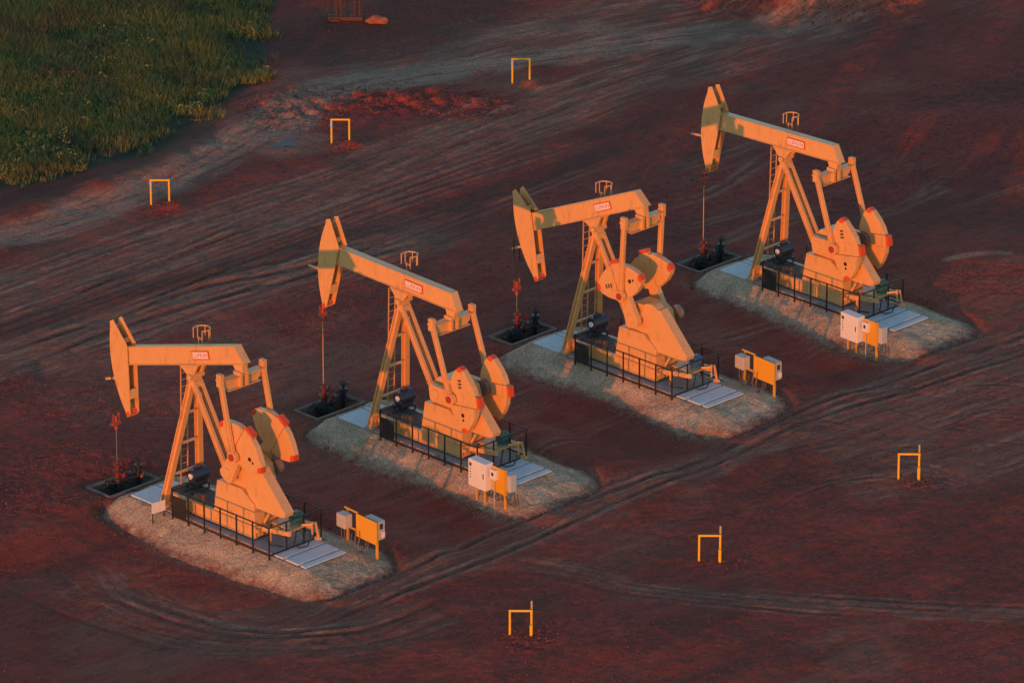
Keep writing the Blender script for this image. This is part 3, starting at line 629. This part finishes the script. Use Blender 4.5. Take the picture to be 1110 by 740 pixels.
        for sd_ in (-1, 1):
            yy = sorted((e*.83, e*1.13))
            cw = MB(); cw.prism([(a, sd_*b) for a, b in lobe], yy[0], yy[1], 0, CT)
            for a, b in ((2.2, .62), (1.35, .95), (1.95, 1.2)): cw.tube([CT((a, e*1.12, sd_*b)), CT((a, e*1.15, sd_*b))], .06, 8)
            cwo = cw.build('counterweight', pa, t, bevel=.03)
            tips = [(1.56, 1.39), (1.73, 1.56), (1.98, 1.45), (1.9, 1.33), (1.74, 1.29)]
            MB().prism([(a, sd_*(b+.012)) for a, b in tips], yy[0]-.008, yy[1]+.008, 0, CT).build('red_tip', MT['red'], cwo)
            if sd_ == 1:
                hl = MB(); hl.tube([CT((1.75, e*1.131, .72)), CT((1.75, e*1.142, .72))], .1, 12); hl.tube([CT((1.75, e*1.131, .95)), CT((1.75, e*1.142, .95))], .06, 10); hl.build('lifting_hole', MT['black'], cwo)
            else:
                hl = MB()
                for q_ in range(3):
                    a, b = 1.72, -.55-.16*q_; hl.prism([(a-.1, b), (a+.1, b), (a+.1, b-.09), (a-.1, b-.09)], *sorted((e*1.131, e*1.137)), 0, CT)
                hl.build('stencil_mark', MT['rust'], cwo)
    # reducer, guard, drum
    rd = MB(); rd.prism([(2.5, 2.56), (4.62, 2.56), (4.75, 3.0), (4.55, 3.7), (3.95, 3.98), (2.95, 3.9), (2.45, 3.4)], -.53, .53); rd.cyl((SX, -.72, SZ), (SX, .72, SZ), .3, 20)
    rd.box(2.75, 4.3, -.56, .56, 3.28, 3.36); red_ = rd.build('gear_reducer', pa, t, bevel=.02)
    dr = MB(); dr.cyl((4.62, .58, 3.5), (4.62, .8, 3.5), .36, 24); dr.cyl((4.62, .5, 3.5), (4.62, .86, 3.5), .1, 12); dr.build('brake_drum', MT['drum'], red_)
    gp = [(3.5, 3.05), (4.57, 1.86), (5.93, 1.86), (6.42, 1.92), (6.5, 2.12), (4.72, 3.98)]+[(4.05+.62*math.cos(R(a))+.05, 3.52+.6*math.sin(R(a))) for a in range(45, 190, 16)]
    gd = MB(); gd.prism(gp, -.585, -.06)
    for x, z in ((4.1, 3.5), (5.1, 2.5), (5.9, 2.1)): gd.cyl((x, -.585, z), (x, -.60, z), .05, 8)
    gd.build('belt_guard', pa, t, bevel=.03)
    # rear mount, motor and brake lever
    mm = MB()
    for y in (-.55, .75): mm.bar((4.76, y, .95), (6.75, y, 1.25), .1, .2)
    mm.bar((4.9, -.85, .9), (4.9, 1.15, 1.12), .14, .14, 0, (0, 0, 1)); mm.bar((6.2, -.6, 1.2), (6.2, .9, 1.25), .1, .1, 0, (0, 0, 1)); mm.box(5.3, 6.6, -.3, .95, 1.26, 1.31)
    for y in (-.5, .7): mm.bar((5.4, y, PADZ), (5.4, y, 1.0), .1, .1)
    mm.bar((4.8, -.3, 1.1), (5.3, -.3, 1.9), .1, .1); mm.build('motor_mount', pa, t)
    mo = MB(); mo.cyl((6.2, .1, 1.62), (6.2, .62, 1.62), .24, 20); mo.box(6.0, 6.4, .15, .55, 1.31, 1.45); mo.cyl((6.2, .0, 1.62), (6.2, .1, 1.62), .14, 14); mo.box(6.12, 6.32, .2, .42, 1.84, 1.96)
    for q_ in range(5): mo.cyl((6.2, .16+.09*q_, 1.62), (6.2, .19+.09*q_, 1.62), .265, 20)
    mo.build('motor', MT['teal'] if i != 2 else MT['bluep'], t)
    bl = MB(); bl.bar((6.2, .55, 1.28), (6.95, .78, 1.42), .09, .12); bl.bar((6.95, .78, 1.5), (7.12, .82, .75), .06, .1); bl.bar((7.0, .7, .78), (7.15, .95, .7), .1, .12); bl.bar((6.6, .3, 1.4), (7.05, .5, 1.5), .07, .08); bl.bar((7.05, .5, 1.62), (7.05, .5, 1.0), .05, .06)
    bl.build('brake_lever', pb, t)
    hs = MB(); hs.tube([(6.2, .4, 1.3), (6.3, .2, .8), (6.45, -.05, .48), (6.75, .0, .44), (6.95, .3, .5), (6.9, .55, .8)], .03, 6); hs.tube([(5.2, -.2, 1.2), (5.3, -.5, .7), (5.6, -.7, .45), (6.1, -.4, .43)], .03, 6); hs.build('hose', MT['black'], t)
    # drum shaped motor by the front legs
    au = MB(); au.cyl((-.3, .0, 1.72), (-.3, .85, 1.72), .31, 22); au.cyl((-.3, .85, 1.72), (-.3, .95, 1.72), .2, 14); au.box(-.55, -.05, .1, .75, 1.32, 1.48); au.box(-.42, -.18, .25, .55, 2.0, 2.12)
    auo = au.build('drum_motor', MT['navy'], t)
    MB().cyl((-.3, -.06, 1.72), (-.3, -.002, 1.72), .13, 18).build('end_cap', MT['white'], auo)
    st_ = MB()
    for x in (-.6, 0):
        for y in (.05, .8): st_.bar((x, y, 1.07), (x, y, 1.32), .06, .06)
    st_.box(-.66, .06, -.02, .88, 1.3, 1.325); st_.build('stand', MT['dark'], t)
LAB = ['pumpjack closest to the camera with its horsehead tipped low and crank weights slanting',
       'second pumpjack from the front, level beam with counterweights hanging behind the gearbox',
       'third pumpjack from the front, horsehead lowest and counterweights raised above the gearbox',
       'farthest pumpjack at the back of the row with a nearly level beam']
pumpjack(0, 16.0, 58, LAB[0]); pumpjack(1, -1.5, 7, LAB[1]); pumpjack(2, 23.1, 113, LAB[2]); pumpjack(3, 1.8, 9, LAB[3])

# ------------------------------------------------------------------ railings
def railing(i):
    t = thing('safety_railing', ['black steel railing round the gearbox of the nearest pumpjack', 'black steel railing round the gearbox of the second pumpjack',
              'black steel railing round the gearbox of the third pumpjack', 'black steel railing round the gearbox of the farthest pumpjack'][i], 'railing', PUMPS[i]+Vector((3.3, 0, .33)), 0, 'safety railings')
    x0, x1, y0 = -3.14, 3.18, 1.56; top = 1.45; bl = MT['black']
    xs = np.linspace(x0, x1, 7); r = .028
    for y in (-y0, y0):
        for x in xs: MB().box(x-r, x+r, y-r, y+r, -.1, top).build('post', bl, t)
        for z, h in ((top-.03, .05), (.12, .07)): MB().box(x0+.03, x1-.03, y-.02, y+.02, z-h/2, z+h/2).build('rail', bl, t)
    for y in (-.52, .52): MB().box(x1-r, x1+r, y-r, y+r, -.1, top).build('post', bl, t)
    for z, h in ((top-.03, .05), (.12, .07)):
        MB().box(x1-.02, x1+.02, -y0+.03, y0-.03, z-h/2, z+h/2).build('rail', bl, t)
    MB().box(x0-.02, x0+.02, -y0+.03, -.9, .09, .15).build('rail', bl, t)
    MB().box(x0+.03, x0+.9, -y0-.012, -y0+.012, .17, top-.35).build('screen_panel', bl, t)
    # fine wire mesh behind the posts at the tail
    ms = MB()
    for z in np.arange(.3, top-.1, .22): ms.tube([(x1, -y0+.03, z), (x1, y0-.03, z)], .006, 4); ms.tube([(x1-2.1, y0, z), (x1, y0, z)], .006, 4)
    ms.build('wire', bl, t)
for i in range(4): railing(i)

# ------------------------------------------------------------------ control panels
def panel(i):
    p = PUMPS[i]; front = i in (1, 3)
    lab = ['ochre control panel stand seen from behind, standing beside the nearest pumpjack', 'white control cabinet with ochre board beside the second pumpjack',
           'ochre control panel stand seen from behind, standing beside the third pumpjack', 'white control cabinet with ochre board beside the farthest pumpjack'][i]
    loc = [(7.35, 2.2, 0), (7.1, 10.5-p.y, 0), (6.75+.35, 28.35-p.y, 0), (7.1, 35.9-p.y, 0)][i]
    t = thing('control_panel', lab, 'control panel', (p.x+loc[0], p.y+loc[1], hg(p.x+loc[0]+1, p.y+loc[1])), R(-4), 'control panel stands')
    ye, wh, gr, bd = MT['yellow'], MT['white'], MT['grey'], MT['board']
    if not front:
        MB().box(.78, 2.2, -.02, .02, .66, 1.74).build('backboard', bd, t)
        for x in (.1, 2.12): MB().box(x-.045, x+.045, .022, .112, -.1, 1.7).build('post', bd, t)
        MB().bar((-.05, .02, 1.78), (.84, .02, 1.78), .06, .06).build('crossbar', bd, t); MB().bar((.15, .06, .9), (.84, .06, .9), .06, .08).build('crossbar', bd, t)
        MB().box(.02, .62, -.52, -.09, 1.05, 1.68).build('junction_box', MT['tanbox'], t, bevel=.03)
        c1 = MB().box(1.22, 2.15, .125, .5, .84, 1.72).build('cabinet', MT['tanbox'], t, bevel=.02)
        d = MB(); d.box(2.152, 2.17, .2, .36, 1.35, 1.6); d.build('dial', MT['dark'], c1)
        MB().box(2.152, 2.2, .3, .46, .95, 1.2).build('switch_box', wh, t)
        h = MB()
        for k_, (a, b) in enumerate(((.1, .5), (.25, .75), (.45, 1.0), (.9, 1.5), (1.1, 1.65))):
            h.tube([(a, -.3+.05*k_, 1.03), (a, -.3+.05*k_, .6), (a+.12, -.28, .35), ((a+b)/2, -.2, .2), (b, -.1, .35), (b, -.03, .7)], .016, 6)
        h.build('conduit', MT['concrete2'], t)
        cb = MB(); cb.tube([(1.5, .0, .5), (1.3, -.2, .1), (.6, -.35, .06), (-.2, -.5, .1), (-.9, -.7, .22), (-1.4, -.9, .3)], .035, 6); cb.build('cable', MT['black'], t)
    else:
        w_ = MB().box(.0, 1.16, -.36, .14, .62, 1.92).build('cabinet', wh, t, bevel=.03)
        d = MB(); d.box(.1, .24, -.375, -.362, 1.6, 1.75)
        for z in (1.45, 1.3, 1.15, 1.02): d.box(.14, .2, -.372, -.362, z, z+.05)
        d.box(1.03, 1.07, -.385, -.362, 1.2, 1.45); d.build('door_fitting', MT['dark'], w_)
        MB().box(1.22, 2.1, -.02, .02, .66, 1.86).build('backboard', bd, t)
        for x in (.28, .85): MB().box(x-.035, x+.035, -.12, -.05, -.1, .62).build('leg', bd, t)
        MB().box(2.03, 2.12, .022, .11, -.1, 1.86).build('post', bd, t)
        m_ = MB().box(1.30, 1.68, -.2, -.022, 1.28, 1.75).build('meter_box', wh, t, bevel=.015)
        MB().box(1.42, 1.55, -.21, -.202, 1.46, 1.62).build('meter_glass', MT['black'], m_)
        MB().cyl((1.5, -.1, -.05), (1.5, -.1, 1.28), .022, 8).build('conduit', gr, t)
        MB().box(1.75, 2.35, .12, .5, .8, 1.6).build('junction_box', gr, t, bevel=.03)
        h = MB()
        for k_, (a, b) in enumerate(((.5, 1.0), (.7, 1.3), (1.0, 1.8), (1.9, 2.5), (2.2, 2.7))):
            h.tube([(a, .0, .64), (a, .05, .4), ((a+b)/2, .2, .15), (b, .3, .3), (b-.1, .3, .8)], .022, 6)
        h.build('cable', MT['dark'], t)
def hg(x, y):   # height of soil or gravel
    z = hfun(x, y)
    for i, p in enumerate(PUMPS):
        d, wd = apron(np.array([x-p.x]), np.array([y-p.y]), i); tt = float(d[0]/wd[0])
        if tt < 1: z = max(z, .36-(.90 if y < p.y-PY else .56)*(tt*.7+.3*tt*tt))
    return z
for i in range(4): panel(i)

# notice board at the corner of the nearest railing
t = thing('notice_board', 'small blank white notice board at the railing corner of the nearest pumpjack', 'sign', (-.38, -1.9, .2), R(90-7))
MB().box(-.36, .36, -.012, .012, .35, .85).build('board', MT['white'], t)
for x in (-.3, .3): MB().box(x-.02, x+.02, .014, .05, -.15, .8).build('leg', MT['dark'], t)

# ------------------------------------------------------------------ yellow guard frames
def guard(x, y, near, label):
    # frame 0.95 m wide standing square to the valley side, its two posts sunk in the dirt
    t = thing('guard_frame', label, 'guard frame', (x, y, 0), R(45), 'yellow guard frames')
    w_, h_, r = .46, 1.22, .05; ye = MT['yellow']
    if near:
        for s_ in (-1, 1): MB().cyl((s_*w_, 0, -.3), (s_*w_, 0, h_-.04), r, 10).build('post', ye, t, smooth=False)
        MB().cyl((-w_-.05, 0, h_), (w_+.05, 0, h_), r, 10).build('crossbar', ye, t)
        MB().cyl((w_+.01, .14, -.2), (w_+.01, .14, 1.62), .045, 8).build('marker_stake', MT['stake'], t)
        MB().cyl((w_-.01, -.12, -.1), (w_-.01, -.12, .62), .07, 10).build('capped_pipe', ye, t)
    else:
        h_ = 1.36
        MB().cyl((-w_, 0, -.3), (-w_, 0, h_-.04), r, 10).build('post', ye, t); MB().cyl((w_, 0, -.3), (w_, 0, h_-.04), r, 10).build('post', ye, t)
        MB().cyl((-w_-.05, 0, h_), (w_+.05, 0, h_), r, 10).build('crossbar', ye, t)
        MB().cyl((-w_, 0, h_-.42), (-w_, 0, h_-.06), r+.012, 10).build('tape_band', MT['grey'], t)
guard(19.61, .89, True, 'yellow pipe guard frame at the front, nearest to the camera')
guard(19.78, 12.42, True, 'yellow pipe guard frame in the middle of the front row')
guard(19.78, 25.5, True, 'yellow pipe guard frame at the right end of the front row')
guard(-30.4, 25.1, False, 'yellow pipe guard frame beside the grass edge, lowest of the back row')
guard(-30.55, 37.75, False, 'yellow pipe guard frame beside the small puddle')
guard(-30.7, 51.1, False, 'yellow pipe guard frame farthest back beside the dark ground')

# ------------------------------------------------------------------ riser pipes at the top edge, debris heap
t = thing('pipe_manifold', 'row of rusty red riser pipes on a dark base by the grass', 'pipe manifold', (-45.0, 51.5, 0), R(45))
z0 = hfun(-45, 51.5)
b = MB(); b.box(-.75, 1.15, -.3, .3, z0-.2, z0+.22); b.box(-.6, -.1, -.45, -.3, z0-.2, z0+.14); b.build('base_skid', MT['rust'], t)
for k_, (x, y) in enumerate(((-.6, -.1), (-.28, .05), (.0, -.08), (.3, .02), (.72, .0), (1.0, .05))):
    mb = MB(); mb.cyl((x, y, z0+.2), (x, y, z0+3.2), .055, 10); mb.cyl((x, y, z0+.22), (x, y, z0+.3), .11, 10); mb.cyl((x, y, z0+1.6), (x, y, z0+1.75), .1, 10); mb.build('riser_pipe', MT['rust' if k_ % 3 else 'black'], t)
MB().cyl((-.65, 0, z0+3.2), (1.05, 0, z0+3.2), .08, 10).build('header_pipe', MT['rust'], t)
def lump(name, x, y, r, sz, mat, label, cat, group=None):
    bm = bmesh.new(); bmesh.ops.create_icosphere(bm, subdivisions=3, radius=1)
    for v in bm.verts:
        n = float(fbm(np.array([v.co.x*1.8+x]), np.array([v.co.y*1.8+v.co.z*1.3+y]), 3, 9)[0]); f_ = 1+.9*n
        v.co = Vector((v.co.x*r[0]*f_, v.co.y*r[1]*f_, v.co.z*sz*f_))
    me = bpy.data.meshes.new(name); bm.to_mesh(me); bm.free(); me.materials.append(mat)
    o = bpy.data.objects.new(name, me); COL.objects.link(o); o.location = (x, y, hfun(x, y)+sz*.35); o.rotation_euler.z = R(40); tag(o, label, cat, group); return o
lump('debris_heap', -43.3, 52.6, (.55, .35), .26, MT['oranged'], 'low heap of rusty orange debris beside the riser pipes', 'debris')

# ------------------------------------------------------------------ loose scoria lumps over the ground
def stones():
    n = 90000
    s_ = RNG.uniform(-20, 48, n); t_ = RNG.uniform(-24, 78, n); x = q*(s_-t_); y = q*(s_+t_)
    i = np.clip(np.searchsorted(T, t_), 1, len(T)-1); j = np.clip(np.searchsorted(S, s_), 1, len(S)-1)
    sc = SCOR[i, j]; dens = .07+1.4*sc-.12*GREY[i, j]+1.1*np.clip(n_big[i, j]+.6*n_mid[i, j], 0, 1)
    ok = (RNG.random(n) < dens) & (turf[i, j] < .3) & ~pitm[i, j]
    for k_, p in enumerate(PUMPS):
        d, wd = apron(x-p.x, y-p.y, k_); ok &= (d > wd*1.02); ok &= ~((np.abs(x-p.x+4.92) < 1.) & (np.abs(y-p.y) < 1.8))
    x, y, h = x[ok], y[ok], H[i, j][ok]; sc = sc[ok]; n = len(x)
    r = RNG.uniform(.015, .05, n)*(1+.7*sc)
    ico = np.array([(0, 0, 1), (.9, 0, .2), (-.3, .85, .25), (-.6, -.6, .15), (.4, -.8, .3), (.1, .1, -.6)])
    fc = np.array([(0, 1, 2), (0, 2, 3), (0, 3, 4), (0, 4, 1), (5, 2, 1), (5, 3, 2), (5, 4, 3), (5, 1, 4)])
    a = RNG.uniform(0, 6.28, n); ca, sa = np.cos(a), np.sin(a)
    V = ico[None]*r[:, None, None]*RNG.uniform(.6, 1.3, (n, 6, 3))
    Vx = V[..., 0]*ca[:, None]-V[..., 1]*sa[:, None]+x[:, None]; Vy = V[..., 0]*sa[:, None]+V[..., 1]*ca[:, None]+y[:, None]; Vz = V[..., 2]+h[:, None]+r[:, None]*.2
    me = bpy.data.meshes.new('loose_scoria'); me.vertices.add(n*6); me.vertices.foreach_set('co', np.stack([Vx, Vy, Vz], -1).reshape(-1))
    F = (fc[None]+6*np.arange(n)[:, None, None]).reshape(-1, 3)
    me.loops.add(len(F)*3); me.loops.foreach_set('vertex_index', F.reshape(-1).astype(np.int32)); me.polygons.add(len(F)); me.polygons.foreach_set('loop_start', np.arange(0, len(F)*3, 3, dtype=np.int32))
    me.update(); me.validate()
    M = plain('scoria_lumps', (.23, .062, .042), .9, vary=.5, scale=1.5); me.materials.append(M)
    o = bpy.data.objects.new('loose_scoria', me); COL.objects.link(o); tag(o, 'loose red scoria lumps scattered over the lease ground', 'gravel', kind='stuff')
stones()
def spill():
    P = []
    for i, p in enumerate(PUMPS):
        lx = RNG.uniform(-5.5, 14, 26000); ly = RNG.uniform(-7.5, 5.5, 26000); d, wd = apron(lx, ly, i); tt = d/wd
        ok = (tt > .8) & (RNG.random(26000) < np.exp(-np.maximum(tt-.95, 0)*6)*.55) & ~((np.abs(lx+4.92) < .85) & (np.abs(ly) < 1.6))
        x = lx[ok]+p.x; y = ly[ok]+p.y
        P.append(np.stack([x, y, tt[ok], lx[ok]*0+i], -1))
    P = np.concatenate(P); x, y, tt = P[:, 0], P[:, 1], P[:, 2]
    i = np.clip(np.round(np.interp(q*(y-x), T, np.arange(len(T)))).astype(int), 0, len(T)-1); j = np.clip(np.round(np.interp(q*(x+y), S, np.arange(len(S)))).astype(int), 0, len(S)-1)
    h = H[i, j]
    for k_, p in enumerate(PUMPS):
        d, wd = apron(x-p.x, y-p.y, k_); t_ = d/wd; nr = np.clip((-(y-p.y)-PY)/np.maximum(d, .05), 0, 1)
        h = np.where(t_ < 1.05, np.maximum(h, .36-(.52+.38*nr)*(t_*.7+.3*t_*t_)+.01), h)
    n = len(x); r = RNG.uniform(.015, .042, n); V = np.array([(0, 0, 1), (.9, 0, 0), (-.4, .8, 0), (-.5, -.75, 0)])
    V = V[None]*r[:, None, None]*RNG.uniform(.7, 1.3, (n, 4, 3)); a = RNG.uniform(0, 6.28, n); ca, sa = np.cos(a)[:, None], np.sin(a)[:, None]
    co_ = np.stack([V[..., 0]*ca-V[..., 1]*sa+x[:, None], V[..., 0]*sa+V[..., 1]*ca+y[:, None], V[..., 2]+h[:, None]], -1)
    F = (np.array([(0, 1, 2), (0, 2, 3), (0, 3, 1)])[None]+4*np.arange(n)[:, None, None]).reshape(-1, 3)
    me = bpy.data.meshes.new('spilled_gravel'); me.vertices.add(n*4); me.vertices.foreach_set('co', co_.reshape(-1))
    me.loops.add(len(F)*3); me.loops.foreach_set('vertex_index', F.reshape(-1).astype(np.int32)); me.polygons.add(len(F)); me.polygons.foreach_set('loop_start', np.arange(0, len(F)*3, 3, dtype=np.int32)); me.update(); me.validate()
    me.materials.append(plain('spilled_gravel', (.33, .23, .15), .9, vary=.5, scale=2))
    o = bpy.data.objects.new('spilled_gravel', me); COL.objects.link(o); tag(o, 'loose tan gravel spilled round the edges of the mounds', 'gravel', kind='stuff')
spill()

# ------------------------------------------------------------------ grass
def grass():
    n = 60000
    s_ = np.concatenate([RNG.uniform(-19, 5, 60000), RNG.uniform(-38, -19, 22000)]); n = len(s_); t_ = RNG.uniform(36, 80, n); x = q*(s_-t_); y = q*(s_+t_)
    e = turf_edge(y)-x+4.6*fbm(x*.45, y*.45, 5, 6)
    pn = fbm(x*.25, y*.25, 4, 66)
    ok = (e > .7) & (RNG.random(n) < np.clip(.10+(e-.7)*.3+1.6*pn, .06, 1)) & (x > -90)
    x, y, pn, e = x[ok], y[ok], pn[ok], e[ok]; n = len(x)
    i = np.clip(np.searchsorted(T, q*(y-x)), 1, len(T)-1); j = np.clip(np.searchsorted(S, q*(x+y)), 1, len(S)-1); h = H[i, j]
    K = 6; x = np.repeat(x, K)+RNG.normal(0, .09, n*K); y = np.repeat(y, K)+RNG.normal(0, .09, n*K); h = np.repeat(h, K)-.03
    hei = np.repeat(np.clip(.36+.5*pn+.02*e, .15, .75), K)*RNG.uniform(.5, 1.35, n*K); a = RNG.uniform(0, 6.28, n*K); wd = RNG.uniform(.010, .024, n*K); ln = RNG.uniform(.15, .8, n*K)*hei; b = RNG.uniform(0, 6.28, n*K)
    dx, dy = np.cos(a)*wd, np.sin(a)*wd; lx, ly = np.cos(b)*ln, np.sin(b)*ln
    V = np.stack([np.stack([x-dx, y-dy, h], -1), np.stack([x+dx, y+dy, h], -1), np.stack([x+dx*.7+lx*.4, y+dy*.7+ly*.4, h+hei*.6], -1), np.stack([x-dx*.7+lx*.4, y-dy*.7+ly*.4, h+hei*.6], -1), np.stack([x+lx, y+ly, h+hei], -1)], 1)
    m_ = n*K; base = 5*np.arange(m_)
    quads = np.stack([base, base+1, base+2, base+3], -1); tris = np.stack([base+3, base+2, base+4], -1)
    # broad leaved weeds
    cl = RNG.choice(n, 4200, replace=False); LX, LY, LH = [], [], []
    cx = x[::K][cl]; cy = y[::K][cl]; ch = h[::K][cl]; keep = (fbm(cx*.3, cy*.3, 3, 15) > .02); cx, cy, ch = cx[keep], cy[keep], ch[keep]
    NL = 34; m2 = len(cx)*NL; rad = np.repeat(RNG.uniform(.15, .5, len(cx)), NL); th_ = RNG.uniform(0, 6.28, m2); u_ = RNG.random(m2)**.6; zz = RNG.uniform(.15, 1.1, m2)
    px = np.repeat(cx, NL)+np.cos(th_)*rad*u_; py = np.repeat(cy, NL)+np.sin(th_)*rad*u_; pz = np.repeat(ch, NL)+.05+zz*rad*1.2*(1.1-.5*u_)
    ax = RNG.normal(size=(m2, 3)); ax /= np.linalg.norm(ax, axis=1)[:, None]; bx = RNG.normal(size=(m2, 3)); bx -= ax*(ax*bx).sum(1)[:, None]; bx /= np.linalg.norm(bx, axis=1)[:, None]
    sz = RNG.uniform(.05, .11, m2)[:, None]; c0 = np.stack([px, py, pz], -1); V2 = np.stack([c0-ax*sz, c0-bx*sz*.5, c0+ax*sz, c0+bx*sz*.5], 1)
    AV = np.concatenate([V.reshape(-1, 3), V2.reshape(-1, 3)]); b2 = 5*m_+4*np.arange(m2); q2 = np.stack([b2, b2+1, b2+2, b2+3], -1)
    Q = np.concatenate([quads, q2])
    me = bpy.data.meshes.new('grass'); me.vertices.add(len(AV)); me.vertices.foreach_set('co', AV.reshape(-1))
    loops = np.concatenate([Q.reshape(-1), tris.reshape(-1)]).astype(np.int32); st = np.concatenate([4*np.arange(len(Q)), 4*len(Q)+3*np.arange(len(tris))]).astype(np.int32)
    me.loops.add(len(loops)); me.loops.foreach_set('vertex_index', loops); me.polygons.add(len(st)); me.polygons.foreach_set('loop_start', st); me.update(); me.validate()
    tone = np.concatenate([np.repeat(RNG.random(m_)*.6+.4*np.repeat(RNG.random(n), K), 5), np.repeat(RNG.random(m2)*.45+.3, 4)]).astype(np.float32)
    at = me.attributes.new('tone', 'FLOAT', 'POINT'); at.data.foreach_set('value', tone)
    M, N, L, P = newmat('grass_blades'); a_ = N.new('ShaderNodeAttribute'); a_.attribute_name = 'tone'; geo = N.new('ShaderNodeNewGeometry')
    nz = N.new('ShaderNodeTexNoise'); nz.inputs['Scale'].default_value = .3; nz.inputs['Detail'].default_value = 4; L.new(geo.outputs['Position'], nz.inputs['Vector'])
    r1 = N.new('ShaderNodeValToRGB'); r1.color_ramp.elements[0].color = (.05, .085, .032, 1); r1.color_ramp.elements[1].color = (.25, .26, .075, 1)
    L.new(a_.outputs['Fac'], r1.inputs[0]); mx = N.new('ShaderNodeMixRGB'); mx.inputs[2].default_value = (.11, .085, .05, 1)
    mr = N.new('ShaderNodeMapRange'); mr.inputs[1].default_value = .48; mr.inputs[2].default_value = .68; mr.inputs[4].default_value = .7; L.new(nz.outputs['Fac'], mr.inputs[0])
    L.new(mr.outputs[0], mx.inputs[0]); L.new(r1.outputs[0], mx.inputs[1]); L.new(mx.outputs[0], P.inputs['Base Color']); P.inputs['Roughness'].default_value = .7; P.inputs['Specular IOR Level'].default_value = .2
    me.materials.append(M); o = bpy.data.objects.new('grass', me); COL.objects.link(o); tag(o, 'dark green rough grass and weeds beyond the berm', 'grass', kind='stuff')
grass()
